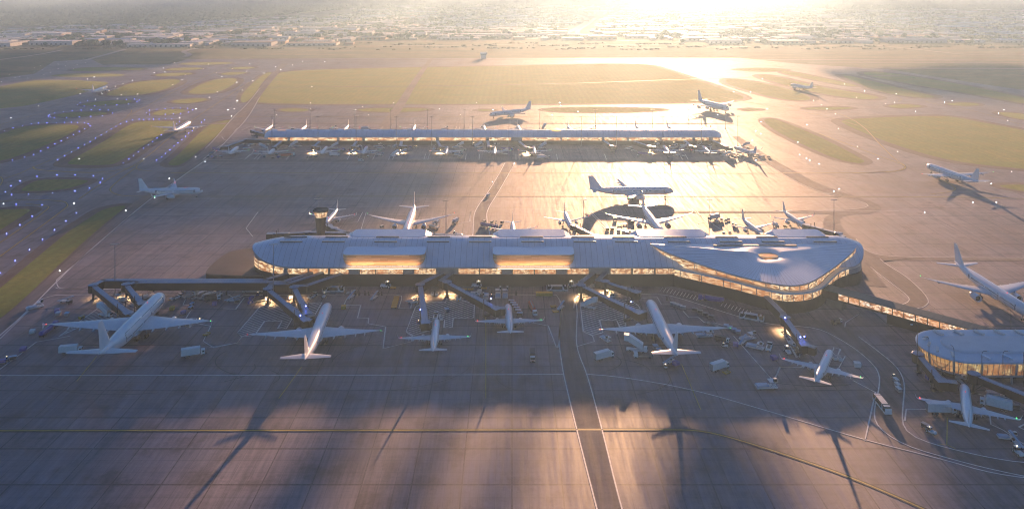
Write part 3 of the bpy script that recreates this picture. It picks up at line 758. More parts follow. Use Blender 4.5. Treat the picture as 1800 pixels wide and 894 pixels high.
# raised monitors on the back slope
for a, b in ((609, 757), (866, 1003), (1111, 1250), (1353, 1458)):
    x0, x1 = (a - 900) / F * 495, (b - 900) / F * 495
    p = MB(); rings = []
    hi = rrect(x0 + 3.5, x1 - 3.5, 493.0, 504.5, 3.0); lo_ = rrect(x0, x1, 492.0, 506, 2.0)
    p.loft([[(q[0], q[1], 21.5) for q in lo_], [(q[0], q[1], 23.1 + (q[1] - 493) * .09) for q in hi]], 'roofpanel', cap=True)
    p.add([(q[0], q[1], 23.15 + (q[1] - 493) * .09) for q in hi], [tuple(range(len(hi)))], 'podtop')
    p.build('roof_monitor', T, smooth=False)

# ---- the hall: bulging front with a triangular dished roof
bz = [(1185, 503.3), (1240, 516), (1290, 528), (1325, 538), (1360, 547), (1385, 551), (1410, 550), (1432, 545), (1446, 536), (1454, 526), (1466, 514), (1480, 505), (1498, 502), (1507, 497)]
bw = chaikin([(p.x, p.y) for p in G(bz)], 2, False)
Hh = MB(); poly = bw + [Vector((210, 485)), Vector((100, 485))]
Hh.prism([tuple(p) for p in poly], 0, 6.4, 'wallbase'); Hh.build('hall_base', T)
def inset_path(path, d):
    out = []
    for i, p in enumerate(path):
        a = path[max(0, i - 1)]; c = path[min(len(path) - 1, i + 1)]
        t_ = (Vector(c) - Vector(a)).normalized(); out.append(Vector(p) + Vector((-t_.y, t_.x)) * d)
    return out
g1 = inset_path(bw, .4)
lowg = MB(); lowg.wall(g1, 6.4, 10.9, 'win2'); lg = lowg.build('lower_glazing', T)
for i in range(2, len(g1) - 1, 3): ml = MB(); ml.box((g1[i].x, g1[i].y - .25, 8.6), (.35, .35, 4.4), 'fascia'); ml.build('mullion', lg)
led = inset_path(bw, -1.9); led2 = inset_path(bw, .6)
lb = MB(); n = len(led)
lb.loft([[(led[i].x, led[i].y, 10.9), (led2[i].x, led2[i].y, 10.9), (led2[i].x, led2[i].y, 12.1), (led[i].x, led[i].y, 12.0)] for i in range(n)], 'cream')
lb.build('ledge', T)
edge = [(1143, 428, 22.0), (1165, 440, 20.5), (1190, 450, 19.0), (1240, 467, 17.2), (1290, 483, 16.0), (1340, 494.5, 16.3), (1375, 500.5, 16.6), (1400, 501.5, 16.7), (1425, 496, 16.7), (1448, 482, 16.9), (1475, 463, 18.0), (1494, 447, 19.2), (1504, 437, 20.2), (1507, 430, 21.0)]
ef = chaikin([tuple(P(*e)) for e in edge], 3, False)
back = [Vector((ef[-1].x * (1 - t_) + ef[0].x * t_, 486.5, 21.4)) for t_ in [k / 40 for k in range(1, 40)]]
ring = ef + back
C0 = P(1350, 446, 21.0)
M['hall_roof'] = radial_mat('hall_seamed_roof', (.68, .75, .83), C0.x, C0.y)
rows = []
for k in range(25):
    r = k / 24; rr = .085 + (1 - .085) * r; row = []
    for p in ring + [ring[0]]:
        e = p
        x = C0.x + (e.x - C0.x) * rr; y = C0.y + (e.y - C0.y) * rr; z = C0.z + (e.z - C0.z) * rr
        d = math.hypot(x - C0.x, y - C0.y)
        z += .45 * math.exp(-((d - 11) / 6) ** 2) * (1 - r) ** .5 - 2.0 * math.exp(-(d / 6.0) ** 2)
        row.append((x, y, z))
    rows.append(row)
hr = MB(); grid(hr, rows, 'hall_roof', True)
rim = rows[-1]; hr.add(rim + [(x, y, z - .8) for x, y, z in rim], [(i, i + 1, len(rim) + i + 1, len(rim) + i) for i in range(len(rim) - 1)], 'fascia')
grid(hr, [[(x, y, z - .8) for x, y, z in r] for r in rows], 'fascia')
hroof = hr.build('hall_roof', T, smooth=True)
oc = MB(); rr_ = rows[0]
zc0 = sum(p[2] for p in rr_) / len(rr_)
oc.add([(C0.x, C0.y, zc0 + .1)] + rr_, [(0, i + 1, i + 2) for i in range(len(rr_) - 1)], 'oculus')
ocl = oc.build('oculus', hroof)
lv = MB()
for k in range(-4, 5): lv.box((C0.x, C0.y + k * .95, zc0 + .45), (2 * math.sqrt(max(.1, 34 - (k * 1.15) ** 2)), .3, .5), 'wood', 0)
lv.build('louvre', ocl)
tr = MB(); a, b = P(1254, 430.5, 21.6), P(1400, 430.5, 21.6)
tr.box(((a.x + b.x) / 2, a.y, 21.62), (b.x - a.x, 2.2, .3), 'skydark')
tr.build('roof_trough', hroof)
# upper glazing under the hall roof
ug = [Vector((84, 484)), Vector((90, 477))] + [p for p in inset_path(bw, 1.1)]
def topz(p):
    best = min(ef, key=lambda e: (e.x - p.x) ** 2 + (e.y - p.y) ** 2); return best.z + .15
u = MB(); u.wall(ug, 12.0, [topz(p) for p in ug], 'win2'); ugo = u.build('upper_glazing', T)
for i in range(3, len(ug) - 1, 3):
    ml = MB(); z1 = topz(ug[i]); ml.box((ug[i].x, ug[i].y - .2, (12 + z1) / 2), (.3, .3, z1 - 12), 'fascia'); ml.build('mullion', ugo)

# low brown annex at the left end
an = chaikin([(p.x, p.y) for p in G([(362, 484), (363, 477), (374, 465), (392, 450), (410, 441), (450, 437), (475, 437), (500, 470), (500, 486)], 4.0)], 2)
A = empty('annex_building', (0, 0, 0), 0, 'low flat-roofed brown annex with a rounded corner at the left end of the terminal', 'building')
M['annex'] = mat('brown_flat_roof', (.10, .078, .075), .8, var=.2, scale=.1)
mb = MB(); mb.prism([tuple(p) for p in an], 0, 4.0, 'wallbase'); mb.build('wall', A)
mb = MB(); o_ = offset(an, .3); mb.prism([tuple(p) for p in o_], 4.0, 4.5, 'concretewall', 'annex'); mb.build('roof', A)

# control tower
TX, TY = (563.8 - 900) / F * 516, 516.0
CT = empty('control_tower', (TX, TY, 0), 0, 'dark flared control tower with lit glass cab rising behind the terminal roof', 'tower')
mb = MB(); mb.lathe_z([(3.0, 0), (2.5, 14), (2.7, 20), (3.3, 26), (3.7, 28.8)], (0, 0, 0), 'towerdark', 20); mb.build('shaft', CT, True)
mb = MB(); mb.lathe_z([(3.6, 28.8), (4.5, 32.3)], (0, 0, 0), window_mat('tower_cab_glass', .5, .5, mull=1.5), 20); mb.build('cab', CT, True)
mb = MB(); mb.lathe_z([(4.9, 32.3), (5.0, 33.3), (4.6, 33.5), (4.4, 33.1)], (0, 0, 0), 'towerdark', 24); mb.build('roof', CT)
for k in range(8):
    mb = MB(); a = k * math.pi / 4; mb.cyl((3.6 * math.cos(a), 3.6 * math.sin(a), 28.8), (4.6 * math.cos(a), 4.6 * math.sin(a), 32.3), .1, .1, 'dark', 5); mb.build('cab_mullion', CT)

# ------------------------------------------------------------------ far pier
FP = empty('pier_building', (0, 0, 0), 0, 'long narrow far concourse with rounded pale roof and amber glazing', 'concourse')
xl, xr, yf, yb = -279.0, 236.0, 884.0, 914.0
def rz_far(y): s = (y - yf) / (yb - yf); return 8.8 + 5.6 * math.sin(math.pi * min(1, max(0, s))) ** .7
rows = []
for x in [xl + 12 * (1 - math.cos(math.pi / 2 * i / 10)) for i in range(11)] + [xl + 12 + (xr - xl - 24) * i / 60 for i in range(1, 60)] + [xr - 12 * (1 - math.sin(math.pi / 2 * i / 10)) for i in range(11)]:
    d = min(x - xl, xr - x); k = 1 if d >= 12 else math.sqrt(max(0.001, 1 - (1 - d / 12) ** 2))
    c = (yf + yb) / 2; rows.append([(x, c + (y - c) * k, rz_far(y) * (.55 + .45 * k)) for y in [yf + (yb - yf) * j / 14 for j in range(15)]])
mb = MB(); grid(mb, rows, 'roof_far'); grid(mb, [[(x, y, z - .6) for x, y, z in r] for r in rows], 'fascia', True)
for j in (0, 14):
    a = [r[j] for r in rows]; mb.add(a + [(x, y, z - .6) for x, y, z in a], [(i, i + 1, len(a) + i + 1, len(a) + i) for i in range(len(a) - 1)], 'fascia')
fr_ = mb.build('roof', FP, True)
mb = MB(); mb.prism(rrect(xl + 9, xr - 3, yf + 1.5, yb - 2, 4), 0, 4.5, 'wallbase'); mb.build('base_wall', FP)
mb = MB(); mb.prism(rrect(xl + 10, xr - 4, yf + 2.1, yb - 3, 4), 4.5, 8.6, 'grey'); mb.build('upper_wall', FP)
for a, b in ((471, 505), (510, 592), (597, 636.6), (641.5, 724), (728, 766), (772, 854), (860, 898), (918, 985), (988, 1058), (1062.7, 1102), (1106, 1160), (1163, 1217), (1222, 1245.6), (1253, 1263)):
    xa, xb = (a - 900) / F * 886, (b - 900) / F * 886
    mb = MB(); mb.wall([(xa, yf + 1.9), (xb, yf + 1.9)], 4.6, 8.2, 'winfar'); w_ = mb.build('window', FP)
for i in range(34):
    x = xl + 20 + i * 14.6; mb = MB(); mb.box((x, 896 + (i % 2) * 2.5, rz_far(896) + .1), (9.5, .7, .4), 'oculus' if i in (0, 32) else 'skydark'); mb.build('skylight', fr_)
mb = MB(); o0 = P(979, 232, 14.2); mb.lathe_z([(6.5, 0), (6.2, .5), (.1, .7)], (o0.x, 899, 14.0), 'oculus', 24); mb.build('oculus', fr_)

# ------------------------------------------------------------------ lounge pavilion at the right edge
PV = empty('lounge_pavilion', (0, 0, 0), 0, 'round-ended glass lounge building with pale blue roof on stilts at the right edge', 'building')
px0, px1, py0, py1 = 190.5, 330.0, 355.0, 389.0
o1 = rrect(px0, px1, py0, py1, 16.8, 14)
M['pav'] = mat('pale_blue_membrane', (.46, .60, .72), .45, .15, var=.06, scale=.15)
M['pav2'] = mat('pale_grey_membrane', (.55, .60, .66), .5, .1, var=.06, scale=.15)
mb = MB(); mb.loft([[(x, y, 10.2) for x, y in o1], [(x, y, 10.8) for x, y in o1], [(x, y, 11.1) for x, y in offset(o1, -1.0)]], 'pav')
rf = mb.build('roof', PV)
o2 = [(px0 + 12, 365.3), ] ; in_ = rrect(px0 + 10.5, px1 - 8, py0 + 8.5, py1 - 9, 8.0, 10)
mb = MB(); mb.loft([[(x, y, 11.1) for x, y in in_], [(x, y, 11.9) for x, y in offset(in_, -.4)]], 'pav2'); mb.build('raised_roof', rf)
for i in range(11):      # roof fins
    x = px0 + 15 + i * 9.8
    mb = MB(); mb.box((x, py1 - 5.0, 11.7), (1.5, 5.2, .7), 'cream', math.radians(20)); mb.build('roof_fin', rf)
    mb = MB(); mb.box((x + 8, py0 + 4.2, 11.7), (.9, 5.0, .6), 'podtop', math.radians(20)); mb.build('roof_fin', rf)
for a in (150, 180, 205, 235):
    mb = MB(); ca = math.radians(a); mb.box((px0 + 16.8 + 12.5 * math.cos(ca), 372 + 12.5 * math.sin(ca), 11.6), (4.6, 1.1, .6), 'cream', ca * .3); mb.build('roof_fin', rf)
gl = offset(o1, -1.6)
mb = MB(); mb.loft([[(x, y, 4.6) for x, y in gl], [(x, y, 10.2) for x, y in offset(o1, -.7)]], 'winpod', cap=False); gz = mb.build('glazing', PV)
mb = MB()
per = o1 + [o1[0]]
acc = 0; last = None
for i in range(len(per) - 1):
    a, b = Vector(per[i]), Vector(per[i + 1]); Ls = (b - a).length; k = max(1, round(Ls / 2.6))
    for q in range(k):
        p = a.lerp(b, q / k); c = Vector((min(max(p.x, px0 + 16.8), px1 - 16.8), 372)); d = (c - p); d = d.normalized() if d.length > 0 else Vector((0, 1))
        mb.cyl((p.x + d.x * .45, p.y + d.y * .45, 10.5), (p.x + d.x * 1.4, p.y + d.y * 1.4, 4.4), .12, .12, 'fascia', 4)
        if (i + q) % 6 == 0: mb.cyl((p.x + d.x * .4, p.y + d.y * .4, 10.3), (p.x + d.x * 1.2, p.y + d.y * 1.2, 4.4), .55, .55, 'fascia', 6)
mb.build('facade_frame', gz)
mb = MB(); mb.prism(offset(o1, -1.0), 3.9, 4.6, 'fascia'); mb.build('floor_slab', PV)
mb = MB(); mb.prism(offset(o1, -7.5), 0, 3.9, 'dark'); mb.build('core', PV)
for i in range(9):
    x = px0 + 22 + i * 12
    mb = MB(); mb.cyl((x, py0 + 3, 0), (x, py0 + 3, 3.9), .6, .6, 'fascia', 8); mb.build('column', PV)

# glazed link bridge between hall and pavilion
a, b = P(1448, 503.5, 9.3), P(1745, 584, 9.3)
LB = empty('link_bridge', (a.x, a.y, 0), math.atan2(b.y - a.y, b.x - a.x), 'straight glazed walkway with grey-green roof running from the hall to the right pavilion', 'walkway')
Ln = (b - a).length
M['link'] = seam_mat('link_roof', (.04, .085, .085), 3.2, 0, 0, .6, .5, .12)
mb = MB(); mb.box((Ln / 2, 0, 9.4), (Ln, 9.0, .5), 'link'); mb.build('roof', LB)
mb = MB(); mb.box((Ln / 2, 0, 5.0), (Ln, 6.6, .9), 'wallbase'); mb.box((Ln / 2, 3.1, 7.3), (Ln, .3, 3.9), 'dark'); mb.box((Ln / 2, 0, 8.95), (Ln, 6.8, .4), 'dark'); mb.box((4.6, -3.1, 7), (9.2, .35, 3.7), 'wallbase'); mb.build('deck', LB)
M['winlink'] = window_mat('link_windows', .5, .9, (1, .55, .25), (1, .92, .8), 30)
k = 13; w0 = 9.4; ww = (Ln - w0) / k
for i in range(k):
    mb = MB(); mb.wall([(w0 + i * ww + .2, -3.2), (w0 + (i + 1) * ww - .2, -3.2)], 5.5, 8.7, 'winlink'); mb.build('window', LB)
mb = MB()
for i in range(k + 1): mb.box((w0 + i * ww, -3.15, 7.1), (.4, .4, 3.4), 'dark')
mb.build('mullion', LB)
mb = MB(); mb.box((Ln * .42 + (Ln * .58) / 2, 0, 2.28), (Ln * .58, 6.0, 4.55), 'wallbase'); mb.box((7, .5, 2.28), (9, 5.6, 4.55), 'concretewall'); mb.build('support_wall', LB)
# ------------------------------------------------------------------ aircraft (nose towards local +Y, origin on the ground at mid-length)
SPEC = {
 'wide': dict(L=68, R=3.0, ov=1.0, zc=5.9, span=66, le=.37, chord=13.5, tiple=.60, fin=18.3, stab=22, eng=[(.30, 1.85, 6.6)], dih=2.6, winglet=False, gear=2),
 'narrow': dict(L=38, R=2.0, ov=1.0, zc=3.9, span=34.5, le=.40, chord=6.8, tiple=.585, fin=11.8, stab=12.8, eng=[(.33, 1.1, 4.3)], dih=1.6, winglet=True, gear=2),
 'jumbo': dict(L=74, R=3.65, ov=1.18, zc=7.2, span=80, le=.30, chord=18.5, tiple=.56, fin=24.0, stab=30, eng=[(.37, 1.55, 5.6), (.63, 1.5, 5.4)], dih=3.4, winglet=False, gear=4),
}
def wing_mesh(s, sd, part):
    L_, R = s['L'], s['R']
    mb = MB()
    if part == 'wing':
        hs = s['span'] / 2; y0 = L_ / 2 - s['le'] * L_; yt = L_ / 2 - s['tiple'] * L_; z0 = s['zc'] - R * .45
        sec = []
        tc = .03 if not s['winglet'] else .18
        for f in (0.0, .12, .34, .6, .85, .95, 1.0):
            x = R * .3 + (hs - R * .3) * f
            yle = y0 + (yt - y0) * f
            if f < .34: te = y0 - s['chord'] + (y0 - s['chord']) * 0 - .02 * s['chord'] * f / .34
            yt_e = yt - s['chord'] * tc
            if f >= .34:
                te34 = y0 - s['chord'] * 1.02
                te = te34 + (yt_e - te34) * ((f - .34) / .66) ** .92
            if not s['winglet'] and f > .9: yle -= (f - .9) * 12
            c = max(.5, yle - te)
            z = z0 + s['dih'] * f + (1.6 * f * f if not s['winglet'] else .3 * f)
            th = c * (.13 - .04 * f)
            sec.append([(sd * x, yle - c * u, z + th * h) for u, h in ((0, 0), (.04, .22), (.2, .5), (.45, .5), (.75, .25), (1, 0), (.75, -.12), (.45, -.35), (.2, -.4), (.04, -.2))])
        mb.loft(sec, 'wing')
        for f in (.25, .42, .58, .72):          # flap fairings
            x = R * .3 + (hs - R * .3) * f; te = y0 - s['chord'] * 1.02 + max(0, (f - .34) / .66) * (yt - s['chord'] * tc - y0 + s['chord'] * 1.02); z = z0 + s['dih'] * f + 1.0 * f * f
            r = .055 * R * 2.4
            mb.loft([[(sd * x + math.cos(a) * r * k, te + yy, z - r * 1.1 + math.sin(a) * r * 1.5 * k) for a in [q * math.pi / 3 for q in range(6)]] for yy, k in ((2.2, .3), (.8, 1), (-.8, .8), (-1.9, .1))], 'wing')
        end = sec[-1]
    return mb, end
def airliner(kind):
    s = SPEC[kind]; L_, R, zc_ = s['L'], s['R'], s['zc']
    root = empty('airliner')
    prof = [(0, .04), (.006, .25), (.018, .47), (.035, .66), (.06, .83), (.09, .94), (.125, 1), (.3, 1), (.5, 1), (.64, 1), (.72, .93), (.80, .77), (.87, .57), (.93, .38), (.975, .2), (.998, .09)]
    rings = []
    for f, r in prof:
        y = L_ / 2 - f * L_
        zo = -(1 - r) * R * .28 if f < .13 else (1 - r) * R * s['ov'] * .72
        rings.append([(math.cos(a) * R * r, y, zc_ + zo + math.sin(a) * R * r * s['ov']) for a in [2 * math.pi * i / 26 for i in range(26)]])
    mb = MB(); mb.loft(rings, 'plane')
    # wing-body fairing
    y0 = L_ / 2 - s['le'] * L_; rr = []
    for u, k in ((1.8, .1), (0, .85), (-.5 * s['chord'], 1), (-s['chord'], .9), (-s['chord'] - 3, .1)):
        rr.append([(math.cos(a) * R * 1.08 * (k * .4 + .6), y0 + u, zc_ - R * s['ov'] * .72 + math.sin(a) * R * .5 * k) for a in [2 * math.pi * i / 14 for i in range(14)]])
    mb.loft(rr, 'plane')
    fus = mb.build('fuselage', root, True)
    # cabin windows: strip of small panes per side
    decks = [.20] if kind != 'jumbo' else [-.05, .62]
    for sd in (-1, 1):
        mb = MB()
        for zf in decks:
            n = int(L_ * .62 / .95)
            for i in range(n):
                f = .13 + .60 * i / n
                if i % 14 == 13: continue
                y = L_ / 2 - f * L_; k = 1.0 if f < .64 else 1 - (f - .64) * .9
                z = zc_ + zf * R * s['ov'] + (0 if f < .64 else (1 - k) * R * .6); x = math.sqrt(max(.01, 1 - (zf) ** 2)) * R * k + .025
                mb.quad((sd * x, y - .26, z - .26), (sd * x, y + .26, z - .26), (sd * (x - .02), y + .26, z + .26), (sd * (x - .02), y - .26, z + .26), 'darkglass')
        mb.build('window_row', fus)
        for fd in ((.12, .33, .72) if kind != 'narrow' else (.12, .72)):
            mb = MB(); y = L_ / 2 - fd * L_; k = 1.0 if fd < .64 else 1 - (fd - .64) * .9
            for z0, z1, xx in ((-.30, .12, .03), (.12, .52, .02)):
                za, zb_ = z0 * R, z1 * R; xa, xb = math.sqrt(max(.01, 1 - (za / R) ** 2)) * R * k + .04, math.sqrt(max(.01, 1 - (zb_ / R) ** 2)) * R * k + .04
                zz = zc_ + (0 if fd < .64 else (1 - k) * R * .6)
                mb.quad((sd * xa, y - .55, zz + za * s['ov']), (sd * xa, y + .55, zz + za * s['ov']), (sd * xb, y + .55, zz + zb_ * s['ov']), (sd * xb, y - .55, zz + zb_ * s['ov']), 'grey')
            mb.build('door', fus)
    # cockpit glazing
    mb = MB(); f0, f1 = .022, .040
    for k in range(6):
        a0, a1 = math.radians(28 + k * 21), math.radians(28 + (k + 1) * 21 - 3)
        def pt(f, a, e=1.012):
            r = .47 + (.72 - .47) * (f - .018) / .024; zo = -(1 - r) * R * .28
            return (math.cos(a) * R * r * e, L_ / 2 - f * L_ + .05, zc_ + zo + math.sin(a) * R * r * s['ov'] * e)
        mb.quad(pt(f0, a0, 1.05), pt(f0, a1, 1.05), pt(f1, a1, 1.03), pt(f1, a0, 1.03), 'darkglass')
    mb.build('cockpit_glass', fus)
    for y, zz in ((L_ * .22, 1), (-L_ * .05, -1)):
        mb = MB(); mb.ico((0, y, zc_ + zz * (R * s['ov'] + .1)), .2, 'lampred'); mb.build('beacon_light', fus)
    for sd in (-1, 1):
        mb, end = wing_mesh(s, sd, 'wing'); w = mb.build('wing', root, True)
        tx, ty, tz = end[0]
        if s['winglet']:
            m2 = MB(); c0 = end[0][1] - end[5][1]
            m2.loft([[(tx + sd * dx, ty - u * c - sh, tz + dz + h * c * .1) for u, h in ((0, 0), (.3, 1), (.7, .6), (1, 0), (.5, -.4))] for dx, dz, sh, c in ((0, 0, 0, c0), (.55, .5, .3, c0 * .85), (1.0, 2.4, 1.5, c0 * .35))], 'plane'); m2.build('winglet', w)
        elif kind == 'jumbo':
            m2 = MB(); m2.loft([[(tx, ty - 1.2, tz + 1.3), (tx + sd * .1, ty - 2.2, tz + 1.3)], [(tx, ty + .2, tz), (tx + sd * .12, ty - 1.8, tz)], [(tx, ty - 1.2, tz - 1.3), (tx + sd * .1, ty - 2.2, tz - 1.3)]], 'plane', False, False); m2.build('wingtip_fence', w)
        m2 = MB(); m2.ico((tx - sd * .8, ty - .3, tz + .25), .24, 'lampred' if sd < 0 else 'lampgreen'); m2.build('navigation_light', w)
        for f, r, le in s['eng']:
            hs = s['span'] / 2; x = sd * (R * .3 + (hs - R * .3) * f); yl = y0 + (L_ / 2 - s['tiple'] * L_ - y0) * f; z = zc_ - R * .45 + s['dih'] * f - r * 1.15 - .1
            m2 = MB(); yc = yl + le * .12
            m2.lathe_y([(r * .78, le * .30), (r * .84, le * .48), (r * .93, le * .5), (r, le * .36), (r * 1.03, 0), (r * .93, -le * .3), (r * .75, -le * .5), (r * .70, -le * .44)], (x, yc, z), 'plane', 18)
            m2.lathe_y([(r * .45, -le * .35), (r * .35, -le * .62), (.02, -le * .8)], (x, yc, z), 'metal', 12)
            m2.loft([[(x + dx, yl + dy, z + r * .9 + dz) for dx, dy, dz in ((-.2, 1.5, 0), (.2, 1.5, 0), (.2, -le * .5, 0), (-.2, -le * .5, 0))], [(x + dx, yl + dy, z + r * 1.35) for dx, dy in ((-.15, .2), (.15, .2), (.15, -le * .6), (-.15, -le * .6))]], 'wing')
            en = m2.build('engine', w, True)
            m3 = MB(); m3.lathe_y([(r * .8, le * .32), (r * .25, le * .33), (.02, le * .44)], (x, yc, z), 'dark', 18); m3.build('fan', en)
    # fin
    mb = MB(); rc, tcx = L_ * .145, L_ * .055; yb = -L_ * .345; zt = s['fin']; zb = zc_ + R * s['ov'] * .72
    sec = []
    for f in (0, .08, 1):
        c = rc + (tcx - rc) * f + (rc * .35 if f == 0 else 0); z = zb + (zt - zb) * f; yl = yb - f * L_ * .115 + (rc * .3 if f == 0 else 0); th = c * .045
        sec.append([(dx * th, yl - u * c, z) for u, dx in ((0, 0), (.15, .8), (.45, 1), (1, 0), (.45, -1), (.15, -.8))])
    mb.loft(sec, 'plane'); mb.build('tail_fin', root, True)
    for sd in (-1, 1):
        mb = MB(); sec = []
        for f in (0, 1):
            c = L_ * .085 + (L_ * .032 - L_ * .085) * f; x = R * .15 + (s['stab'] / 2) * f; yl = -L_ * .385 - f * L_ * .062; z = zc_ + R * .45 + .055 * s['stab'] * .5 * f; th = c * .06
            sec.append([(sd * x, yl - u * c, z + h * th) for u, h in ((0, 0), (.2, 1), (.5, .9), (1, 0), (.5, -.9), (.2, -1))])
        mb.loft(sec, 'wing'); mb.build('tailplane', root, True)
    gs = [(0, L_ * .40)]
    gy = y0 - s['chord'] * .72; gx = R * 1.5
    gs += [(-gx, gy), (gx, gy)] + ([(-gx * .45, gy - 3.5), (gx * .45, gy - 3.5)] if kind == 'jumbo' else [])
    for i, (x, y) in enumerate(gs):
        mb = MB(); wr = R * .24 if i else R * .18
        mb.cyl((x, y, wr), (x, y, zc_ - R * .7), .14 * R / 2 + .08, .14 * R / 2 + .1, 'metal', 6)
        for dy in ((-wr * 1.15, wr * 1.15) if (i and kind != 'narrow') else (0,)):
            for dx in (-.45, .45):
                mb.cyl((x + dx - .18, y + dy, wr), (x + dx + .18, y + dy, wr), wr, wr, 'tyre', 10)
        mb.build('landing_gear', root)
    return root
proto = {k: airliner(k) for k in SPEC}
used = set()
GP = 'airliners'
def fly(kind, nose, tail, label, scale=1.0, anchor='mid', group=None):
    s = SPEC[kind]; zn, zt = s['zc'] * .98 * scale, (s['zc'] + s['R'] * .7) * scale
    n_, t_ = P(*nose, zn), P(*tail, zt)
    d = Vector((n_.x - t_.x, n_.y - t_.y)).normalized(); L_ = s['L'] * scale
    if anchor == 'mid': c = Vector(((n_.x + t_.x) / 2, (n_.y + t_.y) / 2))
    elif anchor == 'tail': c = Vector((t_.x, t_.y)) + d * L_ / 2
    else: c = Vector((n_.x, n_.y)) - d * L_ / 2
    o = proto[kind] if kind not in used else copy_tree(proto[kind])
    used.add(kind)
    o.location = (c.x, c.y, 0.17); o.rotation_euler = (0, 0, math.atan2(-d.x, d.y)); o.scale = (scale,) * 3
    tag(o, label, 'airliner', group or 'white airliners'); return o
fly('jumbo', (287, 519), (173, 624), 'huge white airliner parked at the two long dark boarding bridges at far left', 1.02)
fly('jumbo', (1281.7, 191.7), (1226.7, 175), 'huge four-engined white airliner taxiing in glare behind the far concourse')
fly('wide', (581, 526), (530, 644.5), 'white wide-body airliner parked beside the hatched zone, two stands right of the huge sunlit one')
fly('wide', (1136, 520), (1197.6, 637), 'white wide-body airliner parked nose to the terminal just left of the bulging hall')
fly('wide', (1794, 541), (1678, 459), 'white wide-body airliner partly cut off by the right frame edge beyond the link walkway', 1.08, 'tail')
fly('wide', (1186.7, 335), (1033, 331.7), 'white wide-body airliner taxiing sideways between the terminal and the far concourse', 1.04)
fly('wide', (860, 201.7), (933, 190.7), 'white wide-body airliner taxiing leftwards beyond the middle of the far concourse')
fly('wide', (1389, 148.5), (1429, 154.6), 'small-looking distant airliner taxiing among the hazy islands at upper right', .9)
fly('wide', (1625.5, 289.5), (1724.5, 320.7), 'white wide-body airliner taxiing below the large yellow-green grass island on the right', 1.06)
fly('wide', (334.5, 214.8), (303.6, 230), 'white wide-body airliner taxiing away between rows of blue lights at left')
fly('wide', (190.4, 152.5), (159.5, 161.5), 'most distant white wide-body airliner at upper left on the bluish taxiways', 1.0)
fly('wide', (713.8, 408), (728.8, 360), 'white wide-body airliner parked behind the leftmost roof monitor of the terminal', 1.0, 'tail')
fly('wide', (1164, 411), (1128.8, 358.8), 'white wide-body airliner parked behind the terminal left of the hall, below the one taxiing sideways', 1.0, 'tail')
fly('narrow', (356.5, 335.6), (244.7, 333), 'white airliner seen side on, taxiing right across the left apron edge', 1.38)
fly('narrow', (768, 561), (760.7, 619), 'small white airliner parked at the large hatched square in front of the terminal')
fly('narrow', (892.5, 534.7), (897.6, 587), 'small white airliner with a row of dark trolleys beside its nose')
fly('narrow', (1460.6, 615.7), (1431, 671.8), 'small white airliner parked at the boarding bridge coming from under the hall')
fly('narrow', (1694.7, 677.5), (1703.8, 749.5), 'small white airliner parked in front of the lounge pavilion between two white trucks', 1.05)
fly('narrow', (572.5, 393.8), (592.5, 367.5), 'small white airliner parked behind the control tower')
fly('narrow', (903, 414), (900.5, 387.5), 'small white airliner whose tail shows above the terminal roof beside the middle service road', 1, 'tail')
fly('narrow', (1003.8, 400), (992, 370), 'small white airliner parked behind the terminal with a dark bridge at its nose')
fly('narrow', (1339, 412), (1306.5, 384), 'small white airliner parked behind the hall roof next to a row of long-shadowed trolleys')
fly('narrow', (1414.6, 398), (1377, 369.5), 'small white airliner parked behind the right end of the terminal at the last dark bridge')
ords = ['first', 'second', 'third', 'fourth', 'fifth', 'sixth', 'seventh', 'eighth', 'ninth', 'tenth']
Fn = [((419.5, 258), (400, 271)), ((487, 258.7), (469.6, 271)), ((575.5, 258), (562.6, 271)), ((645.7, 258), (636, 270.3)), ((785.8, 258), (783, 270.7)), ((869, 258), (869.6, 270.7)),
      ((937.4, 257.5), (940.5, 270)), ((1166, 257), (1178.3, 269)), ((1234.6, 257.5), (1250.5, 269.7)), ((1291.4, 259.3), (1328.7, 269))]
for i, (a, b) in enumerate(Fn):
    lab = 'small white airliner, %s from the left of those in front of the far concourse' % ords[i] if i < 9 else 'small white airliner standing sideways off the right end of the far concourse'
    fly('narrow', a, b, lab, group='airliners in front of the far concourse')
Bn = [((467, 229.3), (479.4, 219.6)), ((528.9, 229.3), (539.3, 219.6)), ((604.8, 228.7), (612.7, 219.6)), ((725.8, 228.7), (729.5, 219)), ((851.5, 229.3), (850, 219.6)), ((913, 228.7), (909.3, 219.6)),
      ((1002.8, 229.3), (996.7, 219.6)), ((1127.5, 229.3), (1115.9, 219.6)), ((1184.5, 228.7), (1171.6, 219.6)), ((1232, 228.7), (1231.8, 219.6))]
for i, (a, b) in enumerate(Bn):
    fly('narrow', a, b, 'small white airliner, %s from the left of those behind the far concourse' % ords[i], 1, 'tail', 'airliners behind the far concourse')

